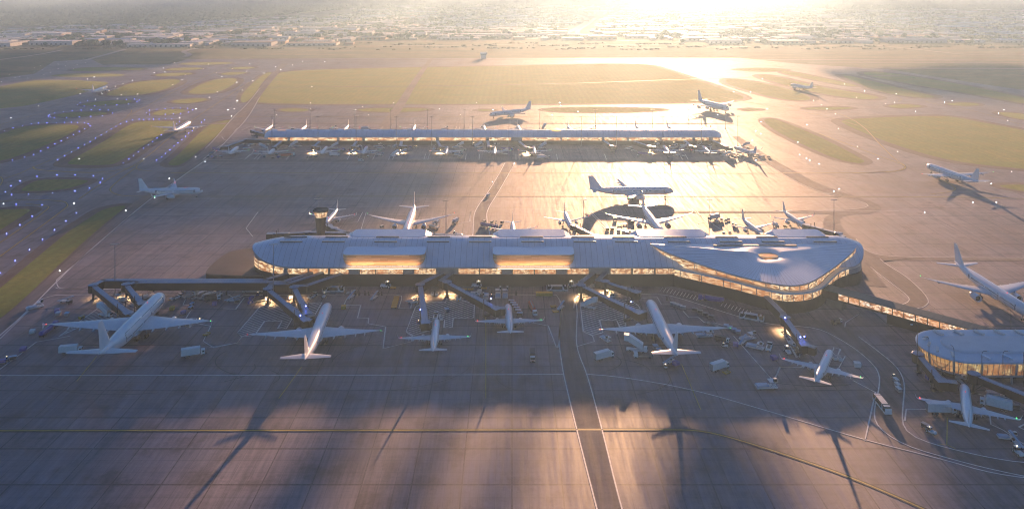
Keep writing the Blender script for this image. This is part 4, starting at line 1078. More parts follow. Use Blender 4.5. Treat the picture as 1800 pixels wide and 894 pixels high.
# ------------------------------------------------------------------ boarding bridges
def jet_bridge(pts, rot, label, zr=8.5, zend=7.6, w=3.3, h=3.5, cab=None, lamp=False, group='boarding bridges', blue=(), far=False):
    """pts: roof corners in photograph pixels; rot: index of the rotunda corner"""
    ws = []
    n = len(pts)
    for i, p in enumerate(pts):
        z = zr if i <= rot else zr + (zend - zr) * (i - rot) / max(1, n - 1 - rot)
        q = P(p[0], p[1], z); ws.append(q)
    o = ws[rot]
    R0 = empty('boarding_bridge', (o.x, o.y, 0), 0, label, 'boarding bridge', group)
    loc = [q - Vector((o.x, o.y, 0)) for q in ws]
    def seg(a, b, ww, hh, name, ext0=0, ext1=0, drop=0):
        d = Vector((b.x - a.x, b.y - a.y, 0)); ln = d.length; d.normalize(); nr = Vector((-d.y, d.x, 0)) * ww / 2
        a2, b2 = a - d * ext0, b + d * ext1; a2.z = a.z - drop; b2.z = b.z - drop
        mb = MB()
        rings = [[q - nr + Vector((0, 0, -hh)), q + nr + Vector((0, 0, -hh)), q + nr + Vector((0, 0, -.12)), q - nr + Vector((0, 0, -.12))] for q in (a2, b2)]
        mb.loft(rings, 'bridge_side')
        nr2 = nr * 1.05
        mb.loft([[q - nr2 + Vector((0, 0, -.12)), q + nr2 + Vector((0, 0, -.12)), q + nr2 * .8 + Vector((0, 0, .12)), q - nr2 * .8 + Vector((0, 0, .12))] for q in (a2, b2)], 'bridge_roof')
        return mb.build(name, R0)
    for i in range(rot): seg(loc[i], loc[i + 1], w * .95, h + .9, 'fixed_tunnel', 0 if i == 0 else w * .3, w * .3)
    for i in range(rot, n - 1):
        a, b = loc[i], loc[i + 1]
        if i == rot and (b - a).length > 14:
            m_ = a.lerp(b, .5); seg(a, m_, w * .86, h * .86, 'telescopic_tunnel', 0, .5, .18); seg(m_, b, w, h, 'telescopic_tunnel', 0, w * .3)
        else: seg(a, b, w, h, 'telescopic_tunnel', 0, w * .2)
    mb = MB(); r = w * .82
    mb.lathe_z([(r, -h - .3), (r, .15), (r * .8, .35), (.05, .4)], (0, 0, o.z), 'bridge_side', 14); mb.lathe_z([(r * 1.03, .16), (r * .82, .4), (.05, .45)], (0, 0, o.z), 'bridge_roof', 14); mb.build('rotunda', R0)
    mb = MB(); mb.cyl((0, 0, 0), (0, 0, o.z - h), .65, .65, 'darkmetal', 10); mb.box((0, 0, .2), (2.6, 2.6, .4), 'darkmetal'); mb.build('support_column', R0)
    if n - 1 > rot:
        e = loc[-1]; a = loc[-2]; d = Vector((e.x - a.x, e.y - a.y, 0)).normalized()
        mb = MB(); an_ = math.atan2(d.y, d.x)
        mb.box((e.x + d.x * .5, e.y + d.y * .5, e.z - h * .5), (w * 1.25, w * 1.35, h * 1.02), 'bridge_side', an_); mb.box((e.x + d.x * .5, e.y + d.y * .5, e.z + .1), (w * 1.3, w * 1.4, .2), 'bridge_roof', an_)
        if cab:
            cq = P(cab[0], cab[1], e.z - .3) - Vector((o.x, o.y, 0)); dd = Vector((cq.x - e.x, cq.y - e.y, 0)); an2 = math.atan2(dd.y, dd.x); lc = dd.length
            mb.box(((e.x + cq.x) / 2, (e.y + cq.y) / 2, e.z - .3 - h * .5), (lc, w * .9, h * .95), 'bridge_side', an2); mb.box(((e.x + cq.x) / 2, (e.y + cq.y) / 2, e.z - .15), (lc, w * .95, .2), 'bridge_roof', an2)
            for k in range(4):   # canopy ribs
                u = .7 + .1 * k; mb.box((e.x + (cq.x - e.x) * u, e.y + (cq.y - e.y) * u, e.z - .1), (.25, w * 1.02, .35), 'grey', an2)
        mb.build('cab', R0)
        # drive column: frame with two wheels
        q = a.lerp(e, .82) if (e - a).length > 8 else e; nr = Vector((-d.y, d.x, 0))
        mb = MB()
        for sgn in (-1, 1):
            c = q + nr * sgn * (w * .62); mb.cyl((c.x, c.y, 1.0), (c.x, c.y, q.z + (2.4 if not far else .2)), .22, .22, 'darkmetal', 6)
        mb.box((q.x, q.y, 1.2), (1.6, w * 1.5, .6), 'darkmetal', an_); mb.build('drive_column', R0)
        for sgn in (-1, 1):
            c = q + nr * sgn * (w * .45); mb = MB(); mb.cyl(c * 1 + nr * .3 + Vector((0, 0, .6 - c.z)), c - nr * .3 + Vector((0, 0, .6 - c.z)), .6, .6, 'tyre', 10); mb.build('wheel', R0)
        # service stair
        if not far:
            s0 = q + nr * (w * .9) ; mb = MB()
            for k in range(12): mb.box((s0.x - d.x * k * .42, s0.y - d.y * k * .42, .4 + k * .34), (.4, .9, .08), 'metal', an_)
            mb.build('service_stair', R0)
    for bx, by in blue:
        q = P(bx, by, zr + .8) - Vector((o.x, o.y, 0)); mb = MB(); mb.cyl((q.x, q.y, zr - .3), (q.x, q.y, zr + .6), .08, .08, 'darkmetal', 5); mb.ico((q.x, q.y, zr + .8), .38, 'lampblue'); mb.build('blue_lamp', R0)
    if lamp:
        ld = bpy.data.lights.new('bridge_lamp', 'SPOT'); ld.energy = lamp; ld.color = (1, .62, .26); ld.spot_size = math.radians(150); ld.spot_blend = .9; ld.shadow_soft_size = .4
        lo_ = bpy.data.objects.new('bridge_lamp', ld); COL.objects.link(lo_); lo_.parent = R0; lo_.location = (0, 1.6 if not far else -2.5, o.z - h - .8)
        mb = MB(); mb.box((0, 1.6 if not far else -2.5, o.z - h - .45), (.9, .3, .15), 'lampwarm'); mb.build('lamp_housing', R0)
    return R0
W_ = 26000
jet_bridge([(505, 479), (466, 491.2), (182, 491.6), (164, 500.5), (225, 549)], 3, 'outer of two very long dark boarding bridges reaching the huge airliner at far left', cab=(236, 553), lamp=W_ * .3)
jet_bridge([(548, 477.5), (497, 494.8), (240, 495.6), (222, 499), (249, 532)], 3, 'inner of two very long dark boarding bridges, ending near the nose of the huge airliner', cab=(257, 534), lamp=W_ * .5)
jet_bridge([(567, 478), (505, 497.6), (477, 498.6), (471, 507), (537, 561)], 3, 'long dark boarding bridge left of the second wide-body airliner, crossing the hatched zone', cab=(547, 563), lamp=W_, blue=[(528, 554)])
jet_bridge([(600, 480), (539, 501), (518, 502), (517, 504), (540, 549)], 3, 'shorter dark boarding bridge beside the nose of the second wide-body airliner', cab=(549, 556), lamp=W_, blue=[(537.5, 537.5)])
jet_bridge([(777, 479), (742, 496), (738.6, 499.5), (747.5, 565)], 2, 'boarding bridge running straight towards the camera to the airliner on the hatched square', cab=(757, 567), lamp=W_, blue=[(739, 544)])
jet_bridge([(794, 479), (776, 491.5), (786, 495), (872, 541)], 2, 'boarding bridge slanting right to the small airliner with trolleys at its nose', cab=(888, 541), lamp=W_, blue=[(863, 524.5)])
jet_bridge([(1044, 478), (1021, 495), (1021.6, 500.5), (1122, 548)], 2, 'long boarding bridge slanting to the wide-body airliner left of the hall', cab=(1135, 546), lamp=W_)
jet_bridge([(1064, 479), (1051, 491.5), (1064, 494), (1117, 512)], 2, 'short upper boarding bridge right above the long one near the hall', cab=(1126, 514), lamp=W_, blue=[(1109.5, 530)])
jet_bridge([(1347, 520), (1376, 549), (1380, 557), (1414, 604)], 2, 'boarding bridge coming out from under the hall glazing to the small airliner', cab=(1434, 611), lamp=W_ * 1.3, blue=[(1380, 558), (1407, 592), (1414, 591)])
jet_bridge([(1613, 616), (1614, 621), (1654, 667)], 1, 'dark boarding bridge hanging from the left curve of the lounge pavilion', 8.6, 7.2, cab=(1682, 672))
jet_bridge([(1708, 652), (1712, 656), (1830, 704)], 1, 'dark boarding bridge leaving the lounge pavilion towards the right frame edge', 8.6, 7.6)
jet_bridge([(640, 409), (560, 407.5), (540, 407.5), (476, 410)], 2, 'long low dark boarding bridge lying behind the left end of the terminal', group='bridges behind the terminal')
jet_bridge([(613, 414), (612, 409), (588, 401), (579, 396)], 2, 'angled dark boarding bridge reaching the small airliner behind the control tower', group='bridges behind the terminal')
jet_bridge([(1052, 418), (1046, 413), (1010, 396)], 1, 'dark boarding bridge reaching a small airliner behind the terminal, left of the third roof monitor', group='bridges behind the terminal')
jet_bridge([(1362, 414), (1357, 409), (1343, 411)], 1, 'short dark boarding bridge behind the hall beside the small airliner nose', group='bridges behind the terminal')
jet_bridge([(1484, 416), (1474, 409), (1419, 395)], 1, 'dark boarding bridge behind the right end of the terminal', group='bridges behind the terminal')
jet_bridge([(830, 416), (806, 412), (756, 411)], 1, 'low dark boarding bridge right of the wide-body airliner behind the terminal', group='bridges behind the terminal')
fb = [[(494.6, 247.5), (482, 258)], [(562, 248), (551.6, 256.8), (558, 257.5)], [(626.8, 248), (620.7, 256.8), (628, 257.5)], [(705.6, 248), (704.4, 256.8), (711, 256.8)], [(768.7, 247.5), (774.8, 257.5), (781, 258)],
      [(857.4, 247.5), (859.2, 257.5), (864.7, 258)], [(912.4, 248), (925.8, 259), (932, 260)], [(1061.5, 247), (1075, 256.2), (1079.8, 256.8)], [(1114, 247.5), (1142, 256.8), (1148, 257.5)], [(1204.6, 247), (1214.4, 256.2), (1220.5, 257.2)], [(1254, 247), (1277.4, 257.5), (1282.9, 259.3)]]
for i, p in enumerate(fb):
    jet_bridge(p, 1, 'small boarding bridge on the front of the far concourse, %s from the left' % (ords + ['last'])[i], 7.0, 6.6, 3.2, 3.0, lamp=W_ * 1.6 if i in (0, 1, 2, 3, 4, 6, 8) else False, group='bridges of the far concourse', far=True)
jet_bridge([(475, 245.5), (432, 244.8), (398, 257)], 1, 'long thin boarding bridge stretching from the left end of the far concourse', 6.6, 6.2, 3.2, 3.0, group='bridges of the far concourse', far=True, cab=(387, 258))
jet_bridge([(466, 235), (452, 232), (444, 229)], 1, 'stubby dark boarding bridge behind the left end of the far concourse', 7, 6.6, 3.2, 3.0, group='bridges of the far concourse', far=True)
# ------------------------------------------------------------------ ground vehicles (front towards local +Y)
def wheels(root, ys, x, r=.5, w=.35):
    for y in ys:
        for sd in (-1, 1):
            mb = MB(); mb.cyl((sd * x - w / 2, y, r), (sd * x + w / 2, y, r), r, r, 'tyre', 10); mb.cyl((sd * (x + w / 2), y, r), (sd * (x + w / 2 + .03), y, r), r * .5, r * .5, 'grey', 8); mb.build('wheel', root)
def v_box_truck(body='white', cabm='white', Lb=8.2, hb=2.9):
    r = empty('box_truck'); t = -Lb / 2 - .4
    mb = MB(); mb.box((0, .2, .85), (1.0, Lb + 3, .3), 'dark'); mb.build('chassis', r)
    mb = MB(); mb.box((0, -1.2, 1.1 + hb / 2), (2.6, Lb, hb), body); mb.box((0, -1.2, 1.1 + hb + .03), (2.45, Lb - .2, .08), body)
    for k in range(9): mb.box((0, -1.2 - Lb / 2 + .4 + k * (Lb - .8) / 8, 1.1 + hb / 2), (2.66, .06, hb - .2), 'cream' if body == 'white' else 'grey')
    mb.box((0, -1.2 - Lb / 2 - .04, 1.1 + hb / 2), (2.3, .06, hb - .3), 'grey' if body == 'white' else 'dark'); mb.build('cargo_box', r, bevel=.03)
    yc = Lb / 2 - .1
    mb = MB(); mb.box((0, yc + .1, 1.75), (2.45, 1.9, 2.0), cabm, taper=.9); c = mb.build('cab', r, bevel=.08)
    mb = MB(); mb.box((0, yc + 1.0, 2.1), (2.1, .12, .8), 'darkglass'); mb.box((1.17, yc + .25, 2.1), (.08, .9, .7), 'darkglass'); mb.box((-1.17, yc + .25, 2.1), (.08, .9, .7), 'darkglass'); mb.build('windscreen', c)
    mb = MB(); mb.box((0, yc + 1.02, 1.2), (2.3, .15, .35), 'red'); mb.build('bumper', c)
    wheels(r, (yc + .2, -2.0, -3.2), 1.05, .52); return r
def v_tanker(body='purple', cabm='blue'):
    r = empty('fuel_tanker')
    mb = MB(); mb.box((0, -1.5, .95), (1.1, 13.5, .35), 'dark'); mb.build('chassis', r)
    mb = MB(); mb.loft([[(math.cos(a) * 1.25 * k, y, 2.15 + math.sin(a) * 1.15 * k) for a in [q * math.pi / 8 for q in range(16)]] for y, k in ((-8.2, .6), (-8.0, 1), (2.3, 1), (2.6, .6))], body); t_ = mb.build('tank', r, True)
    mb = MB(); mb.box((0, -2.8, 3.35), (.7, 9.5, .12), 'grey'); mb.box((-.9, -2.8, 1.2), (.3, 8, .8), body); mb.box((.9, -2.8, 1.2), (.3, 8, .8), body); mb.build('walkway', t_)
    mb = MB(); mb.box((0, 5.0, 1.9), (2.5, 2.3, 2.4), cabm, taper=.9); c = mb.build('cab', r, bevel=.1)
    mb = MB(); mb.box((0, 6.1, 2.3), (2.1, .12, .85), 'darkglass'); mb.build('windscreen', c)
    mb = MB(); mb.box((0, 3.4, 1.9), (2.3, .7, 1.7), body); mb.build('pump_cabinet', r)
    wheels(r, (5.2, 2.6, -4.6, -5.9, -7.2), 1.08, .52); return r
def v_bus(m='white'):
    r = empty('apron_bus')
    mb = MB(); mb.box((0, 0, .75), (3.0, 12.6, .8), m); mb.box((0, 6.1, 1.9), (2.9, .35, 1.6), m, taper=.92); mb.box((0, -6.1, 1.9), (2.9, .35, 1.6), m, taper=.92)
    for y in (-3.9, 3.9):
        for sd in (-1, 1): mb.add([(sd * 1.52, y - .9, 1.1), (sd * 1.52, y + .3, 1.1), (sd * 1.45, y * .8 + .3 * (1 if y > 0 else -1), 3.0), (sd * 1.45, y * .8 - .4 * (1 if y > 0 else -1), 3.0)], [(0, 1, 2, 3)], m)
    mb.build('body', r, bevel=.05)
    mb = MB(); mb.box((0, 0, 2.05), (2.92, 11.9, 1.9), 'darkglass', taper=.97); mb.build('window_band', r)
    mb = MB(); mb.box((0, -.4, 3.08), (2.5, 7.0, .22), 'cream'); mb.box((0, 4.6, 3.04), (2.6, 1.0, .18), m); mb.box((0, -5.0, 3.04), (2.6, 1.0, .18), m); mb.build('roof', r, bevel=.05)
    wheels(r, (-4.2, 4.2), 1.3, .5); return r
def v_tractor(big=True, m='white'):
    k = 1.25 if big else .62; r = empty('aircraft_tug' if big else 'baggage_tractor')
    mb = MB(); mb.box((0, 1.0 * k, 1.25 * k), (2.0 * k, 3.0 * k, 1.1 * k), m, taper=.9); mb.box((0, -1.4 * k, 1.1 * k), (2.2 * k, 2.0 * k, .9 * k), m); mb.build('body', r, bevel=.08 * k)
    mb = MB(); mb.box((0, -.9 * k, 2.2 * k), (1.9 * k, 1.8 * k, 1.3 * k), 'darkglass', taper=.92); mb.box((0, -.9 * k, 2.95 * k), (2.0 * k, 2.0 * k, .18 * k), m)
    for x in (-.85, .85):
        for y in (-1.7, -.1): mb.cyl((x * k, y * k, 1.6 * k), (x * k * .95, y * k * .98, 2.9 * k), .07 * k, .07 * k, m, 5)
    c = mb.build('cab', r)
    mb = MB(); mb.ico((0, -.9 * k, 3.2 * k), .16 * k, 'lampwarm'); mb.build('beacon_light', c)
    for y, rr in ((1.7, .55), (-1.6, .8)):
        for sd in (-1, 1):
            mb = MB(); mb.cyl((sd * .85 * k, y * k, rr * k), (sd * 1.3 * k, y * k, rr * k), rr * k, rr * k, 'tyre', 12); mb.cyl((sd * 1.3 * k, y * k, rr * k), (sd * 1.34 * k, y * k, rr * k), rr * .5 * k, rr * .5 * k, 'cream', 8); mb.build('wheel', r)
    return r
def v_cart(m='lblue', side='dark'):
    r = empty('baggage_cart')
    mb = MB(); mb.box((0, 0, .55), (1.6, 3.0, .18), 'grey'); mb.cyl((0, 1.5, .5), (0, 2.3, .4), .05, .05, 'metal', 5); mb.build('deck', r)
    mb = MB(); mb.box((0, 0, 1.95), (1.75, 3.1, .14), m); mb.box((0, 0, 1.28), (1.5, 2.7, 1.25), side); mb.build('canopy', r)
    mb = MB()
    for x in (-.78, .78):
        for y in (-1.45, 1.45): mb.cyl((x, y, .6), (x, y, 1.9), .05, .05, 'metal', 4)
    mb.build('post', r); wheels(r, (-1.0, 1.0), .7, .25, .15); return r
def v_dolly(m='yellow'):
    r = empty('cargo_dolly')
    mb = MB(); mb.box((0, 0, .55), (2.3, 3.3, .22), m); mb.box((0, 1.5, .8), (2.3, .12, .35), m); mb.box((0, -1.5, .8), (2.3, .12, .35), m); mb.cyl((0, 1.6, .5), (0, 2.5, .4), .05, .05, 'metal', 5)
    for k in range(6): mb.cyl((-1.0, -1.2 + k * .48, .7), (1.0, -1.2 + k * .48, .7), .06, .06, 'metal', 5)
    mb.build('deck', r); wheels(r, (-1.1, 1.1), .9, .25, .15); return r
def v_container(m='lblue', side='grey'):
    r = empty('cargo_container')
    mb = MB(); prof = [(-1.1, .15), (1.2, .15), (1.6, .75), (1.6, 1.85), (-1.1, 1.85)]
    mb.loft([[(x, y, z) for x, z in prof] for y in (-1.2, 1.2)], side); mb.build('shell', r, bevel=.03)
    mb = MB(); mb.box((.25, 0, 1.9), (2.75, 2.45, .1), m); mb.build('lid', r); return r
def v_belt():
    r = empty('belt_loader')
    mb = MB(); mb.box((0, 0, .75), (1.9, 5.6, .6), 'white'); mb.box((-.6, 1.2, 1.3), (.7, 1.0, .7), 'darkglass'); mb.build('chassis', r, bevel=.05)
    mb = MB(); mb.loft([[(x, y, z + dz) for x, dz in ((-.5, 0), (.5, 0), (.5, .25), (-.5, .25))] for y, z in ((-4.2, .9), (-3.4, 1.0), (3.6, 2.9), (4.4, 3.0))], 'lblue'); mb.build('belt', r)
    mb = MB()
    for x in (-.58, .58): mb.cyl((x, -3.4, 1.5), (x, 3.6, 3.4), .05, .05, 'metal', 4)
    mb.cyl((0, .6, .9), (0, 2.4, 2.5), .12, .12, 'metal', 6); mb.build('rail', r); wheels(r, (-1.9, 1.9), .85, .42); return r
def v_loader():
    r = empty('container_loader')
    mb = MB(); mb.box((0, 0, .7), (3.2, 8.6, .5), 'white'); mb.build('chassis', r, bevel=.05)
    mb = MB(); mb.box((0, -1.6, 1.35), (3.0, 4.8, .3), 'lblue'); mb.build('main_platform', r)
    mb = MB(); mb.box((0, 2.6, 2.9), (3.2, 3.0, .25), 'white'); mb.box((1.3, 3.2, 3.7), (.9, 1.2, 1.3), 'darkglass'); mb.box((1.3, 3.2, 4.4), (1.0, 1.3, .1), 'white'); mb.build('bridge_platform', r)
    mb = MB()
    for x in (-1.3, 1.3):
        mb.cyl((x, 1.2, .9), (x, 3.9, 2.8), .12, .12, 'metal', 5); mb.cyl((x, 3.9, .9), (x, 1.2, 2.8), .12, .12, 'metal', 5)
        mb.cyl((x * 1.1, 4.0, 3.0), (x * 1.1, 4.0, 4.0), .05, .05, 'metal', 4); mb.cyl((x * 1.1, -4.0, 1.4), (x * 1.1, 1.0, 2.2), .05, .05, 'metal', 4)
    mb.build('scissor_lift', r); wheels(r, (-3.0, 3.0), 1.4, .45); return r
def v_stairs():
    r = empty('passenger_stairs')
    mb = MB(); mb.box((0, 0, .8), (2.3, 8.4, .5), 'white'); mb.box((0, -3.6, 1.6), (2.2, 1.6, 1.5), 'white', taper=.9); mb.build('chassis', r, bevel=.06)
    mb = MB(); mb.box((0, -4.38, 1.9), (1.9, .12, .7), 'darkglass'); mb.build('windscreen', r)
    mb = MB(); mb.loft([[(x, y, z + dz) for x, dz in ((-1.1, -.2), (1.1, -.2), (1.1, .15), (-1.1, .15))] for y, z in ((-2.6, 1.2), (3.4, 4.4), (5.0, 4.5))], 'cream'); mb.build('stair_flight', r)
    mb = MB()
    for x in (-1.15, 1.15): mb.add([(x, -2.6, 1.2), (x, 3.4, 4.4), (x, 5.0, 4.4), (x, 5.0, 6.6), (x, 3.0, 6.6), (x, -2.6, 3.4)], [(0, 1, 2, 3, 4, 5)], 'white')
    mb.loft([[(x, y, z) for x in (-1.2, 1.2)] + [(x, y, z + .12) for x in (1.2, -1.2)] for y, z in ((-2.7, 3.4), (3.0, 6.65), (5.1, 6.65))], 'white'); mb.build('canopy', r)
    wheels(r, (-2.8, 2.6), 1.0, .45); return r
def v_gpu(m='yellow'):
    r = empty('ground_power_unit')
    mb = MB(); mb.box((0, 0, 1.0), (1.7, 2.7, 1.2), m); mb.box((0, 0, 1.65), (1.3, 1.8, .16), 'grey'); mb.cyl((0, 1.3, .5), (0, 2.2, .35), .05, .05, 'metal', 5); mb.build('housing', r, bevel=.05)
    mb = MB(); mb.box((.87, 0, 1.0), (.05, 1.4, .7), 'dark'); mb.build('grille', r); wheels(r, (-.8, .8), .7, .28, .2); return r
def v_van():
    r = empty('service_van')
    mb = MB(); mb.box((0, -.4, 1.35), (1.95, 4.6, 1.6), 'white', taper=.94); mb.box((0, 2.2, .95), (1.9, 1.2, .9), 'white', taper=.9); mb.build('body', r, bevel=.12)
    mb = MB(); mb.box((0, 1.86, 1.75), (1.7, .15, .6), 'darkglass'); mb.box((.97, .9, 1.7), (.06, 1.2, .5), 'darkglass'); mb.box((-.97, .9, 1.7), (.06, 1.2, .5), 'darkglass'); mb.build('windscreen', r)
    wheels(r, (-1.7, 1.8), .9, .36); return r
def v_pushback():
    r = empty('pushback_tractor')
    mb = MB(); mb.box((0, 0, .85), (2.7, 7.0, .9), 'white'); mb.box((0, -2.6, 1.6), (2.4, 1.4, 1.0), 'darkglass', taper=.9); mb.box((0, -2.6, 2.15), (2.3, 1.5, .12), 'white'); mb.build('body', r, bevel=.1)
    mb = MB(); mb.box((0, .8, 1.35), (1.3, 3.6, .2), 'dark'); mb.build('engine_deck', r); mb = MB(); mb.box((0, 4.1, .6), (.35, 1.9, .25), 'yellow'); mb.build('tow_bar', r)
    wheels(r, (-2.1, 2.1), 1.2, .6); return r
def v_flat():
    r = empty('flatbed_truck')
    mb = MB(); mb.box((0, -1.4, .95), (2.5, 6.6, .35), 'grey'); mb.box((0, -1.4, 1.3), (2.3, 6.2, .12), 'dark'); mb.box((0, -4.6, 1.4), (2.4, .12, .6), 'white'); mb.build('bed', r)
    mb = MB(); mb.box((0, 2.9, 1.5), (2.4, 1.9, 1.8), 'white', taper=.9); mb.box((0, 3.82, 1.85), (2.0, .1, .7), 'darkglass'); mb.build('cab', r, bevel=.08); wheels(r, (3.0, -3.2), 1.05, .45); return r
def v_cone():
    r = empty('equipment_post'); mb = MB(); mb.lathe_z([(.7, 0), (.7, .2), (.35, .3), (.28, 1.7), (.45, 1.9), (.1, 2.3)], (0, 0, 0), 'dark', 8); mb.build('bollard', r); return r
VP = {'truck': v_box_truck(), 'darktruck': v_box_truck('dark', 'white', 6.4, 2.2), 'tanker': v_tanker(), 'bluetanker': v_tanker('blue', 'blue'), 'redtanker': v_tanker('red', 'white'), 'bus': v_bus(), 'bigtug': v_tractor(True), 'tug': v_tractor(False), 'bluetug': v_tractor(False, 'blue'),
      'cart': v_cart(), 'wcart': v_cart('cream', 'grey'), 'bcart': v_cart('blue', 'blue'), 'dcart': v_cart('grey', 'dark'), 'dolly': v_dolly(), 'gdolly': v_dolly('grey'), 'ycont': v_container('yellow', 'yellow'), 'cont': v_container(), 'bcont': v_container('purple', 'blue'), 'wcont': v_container('cream', 'cream'),
      'belt': v_belt(), 'loader': v_loader(), 'stairs': v_stairs(), 'gpu': v_gpu(), 'wgpu': v_gpu('white'), 'van': v_van(), 'pushback': v_pushback(), 'flat': v_flat(), 'post': v_cone()}
CATS = {'truck': 'truck', 'darktruck': 'truck', 'tanker': 'tanker truck', 'bluetanker': 'tanker truck', 'redtanker': 'tanker truck', 'bus': 'bus', 'bigtug': 'tug', 'tug': 'baggage tractor', 'bluetug': 'baggage tractor', 'cart': 'baggage cart', 'wcart': 'baggage cart', 'bcart': 'baggage cart', 'dcart': 'baggage cart',
        'dolly': 'dolly', 'gdolly': 'dolly', 'ycont': 'cargo container', 'cont': 'cargo container', 'bcont': 'cargo container', 'wcont': 'cargo container', 'belt': 'belt loader', 'loader': 'container loader', 'stairs': 'boarding stairs', 'gpu': 'power unit', 'wgpu': 'power unit', 'van': 'van', 'pushback': 'tug', 'flat': 'truck', 'post': 'post'}
DESC = {'truck': 'white box truck', 'darktruck': 'dark box truck with a white cab', 'tanker': 'violet fuel tanker', 'bluetanker': 'blue fuel tanker', 'redtanker': 'red fuel tanker', 'bus': 'white apron bus with dark windows', 'bigtug': 'white tug with big wheels', 'tug': 'small white baggage tractor', 'bluetug': 'small blue tractor',
        'cart': 'pale blue topped cart', 'wcart': 'white topped cart', 'bcart': 'blue cart', 'dcart': 'grey cart', 'dolly': 'yellow dolly', 'gdolly': 'grey dolly', 'ycont': 'yellow container', 'cont': 'pale-lidded container', 'bcont': 'violet-blue container', 'wcont': 'white container', 'belt': 'belt loader', 'loader': 'white container loader',
        'stairs': 'white covered stairs truck', 'gpu': 'yellow power unit', 'wgpu': 'white power unit', 'van': 'white van', 'pushback': 'low white pushback tractor', 'flat': 'white flatbed truck', 'post': 'dark equipment post'}
vused = set(); FL = {}
def veh(k, x, y, deg, where, far=False, scale=1.0, group=None, full=None):
    p = P(x, y)
    if far:
        if k not in FL: FL[k] = flatten(VP[k], VP[k].name.split('.')[0])
        o = FL[k].copy(); COL.objects.link(o)
    elif k in vused: o = copy_tree(VP[k])
    else: o = VP[k]; vused.add(k)
    o.location = (p.x, p.y, .175); o.rotation_euler = (0, 0, math.radians(-deg)); o.scale = (scale,) * 3
    tag(o, full or (DESC[k] + ' ' + where), CATS[k], group); return o
def row(k, pts, deg, where, scale=1.0):
    n = len(pts); num = {2: 'two', 3: 'three', 4: 'four', 5: 'five', 6: 'six', 7: 'seven'}[n]
    vert = abs(pts[0][0] - pts[-1][0]) < abs(pts[0][1] - pts[-1][1])
    nm = (['farthest', 'second farthest', 'third farthest', 'fourth farthest', 'fifth farthest', 'sixth farthest'] if vert else ['leftmost', 'second from left', 'third from left', 'fourth from left', 'fifth from left', 'sixth from left'])
    for i, (x, y) in enumerate(pts):
        w = nm[i] if i < n - 1 else ('nearest' if vert else 'rightmost')
        veh(k, x, y, deg, '', group='row of %s %s' % (CATS[k] + 's', where), scale=scale, full='%s, %s of the %s %s' % (DESC[k], w, num, where))
V = veh
# far-left stand
V('loader', 61, 542, 50, 'in sunlight on the white line beside the left grass strip')
V('belt', 115, 531, 80, 'left of the long bridges with a sunlit tractor'); V('dcart', 122, 534, 20, 'tucked against the belt loader at far left')
V('bcont', 100.5, 549, 70, 'behind a pale one, above the blue tanker'); V('cont', 102.5, 554.5, 80, 'in front of a blue container above the blue tanker'); V('cont', 118, 555.5, 80, 'standing alone right of the pair above the blue tanker')
V('bluetanker', 88, 582, 0, 'under the left wing of the huge airliner'); V('wcont', 57, 586, 75, 'beyond the left wingtip of the huge airliner')
V('bcont', 41, 617, 80, 'lying on the diagonal white line at lower left'); V('bcart', 4, 639, 65, 'cut by the left frame edge'); V('tug', 14, 633, 65, 'between two carts at the left frame edge'); V('cart', 23, 633, 70, 'on the white line near the left frame edge')
V('gpu', 143, 561, 30, 'on the hatched lines left of the huge airliner'); V('stairs', 185, 556, -70, 'behind the left wing of the huge airliner'); V('loader', 213, 528, -60, 'between the two long bridges on the hatching')
V('loader', 259, 523, 40, 'at the nose of the huge airliner'); V('pushback', 310, 525, 215, 'first vehicle right of the nose of the huge airliner'); V('truck', 125, 621, 78, 'half hidden under the tailplane of the huge airliner'); V('truck', 340, 626, 70, 'alone on open concrete right of the huge airliner', scale=1.05)
row('gdolly', [(326, 524), (333, 523)], 30, 'right of the pushback tractor'); row('gdolly', [(342.5, 526), (352.5, 526), (360, 527)], 30, 'below the container loaders near the left bridges')
V('bluetug', 322, 516, 0, 'first of the pair under the long bridges'); V('bluetug', 340, 516, 0, 'second of the pair under the long bridges'); V('stairs', 351, 517, 35, 'just under the long bridges'); V('loader', 369, 519, 35, 'right of the stairs under the long bridges'); V('belt', 383, 521, 20, 'under the long bridges beside the container loader')
V('darktruck', 374, 528.5, 70, 'below the loaders under the long bridges'); V('bcont', 377.5, 537, 80, 'below the dark truck under the long bridges'); V('ycont', 302.7, 545, 80, 'alone on the concrete right of the huge airliner'); V('bcart', 322, 553, 20, 'on the zigzag line right of the huge airliner')
row('cart', [(337, 539), (335, 545)], 10, 'on the zigzag line of the leftmost stand'); V('tug', 353, 566, 50, 'inside the zigzag line between the two left stands'); V('dolly', 363, 589, 20, 'beside the right wingtip of the huge airliner')
row('post', [(398, 518), (380, 513)], 0, 'left of the white bus'); V('belt', 408, 530, 80, 'left of the blue carts'); V('dcart', 416.7, 533, 60, 'attached to the belt loader left of the blue carts')
V('bus', 446, 513, 90, 'beneath the four slanting bridges'); row('bcart', [(442, 528), (440, 535.5)], 20, 'beside the hatched zone'); V('flat', 459, 530, 60, 'beside the rotunda of the hatched zone bridge'); V('bluetug', 454, 519, 0, 'behind the flatbed under the slanting bridges')
V('van', 512, 525, 30, 'under the rotunda of the shorter bridge'); V('pushback', 549, 523, 200, 'in the lamplight beside the second wide-body nose'); V('tug', 570, 523, 180, 'at the nose tip of the second wide-body airliner', scale=1.4)
V('bus', 586, 513, 90, 'right of the slanting bridges'); V('gdolly', 585, 516, 90, 'in front of the bus right of the slanting bridges')
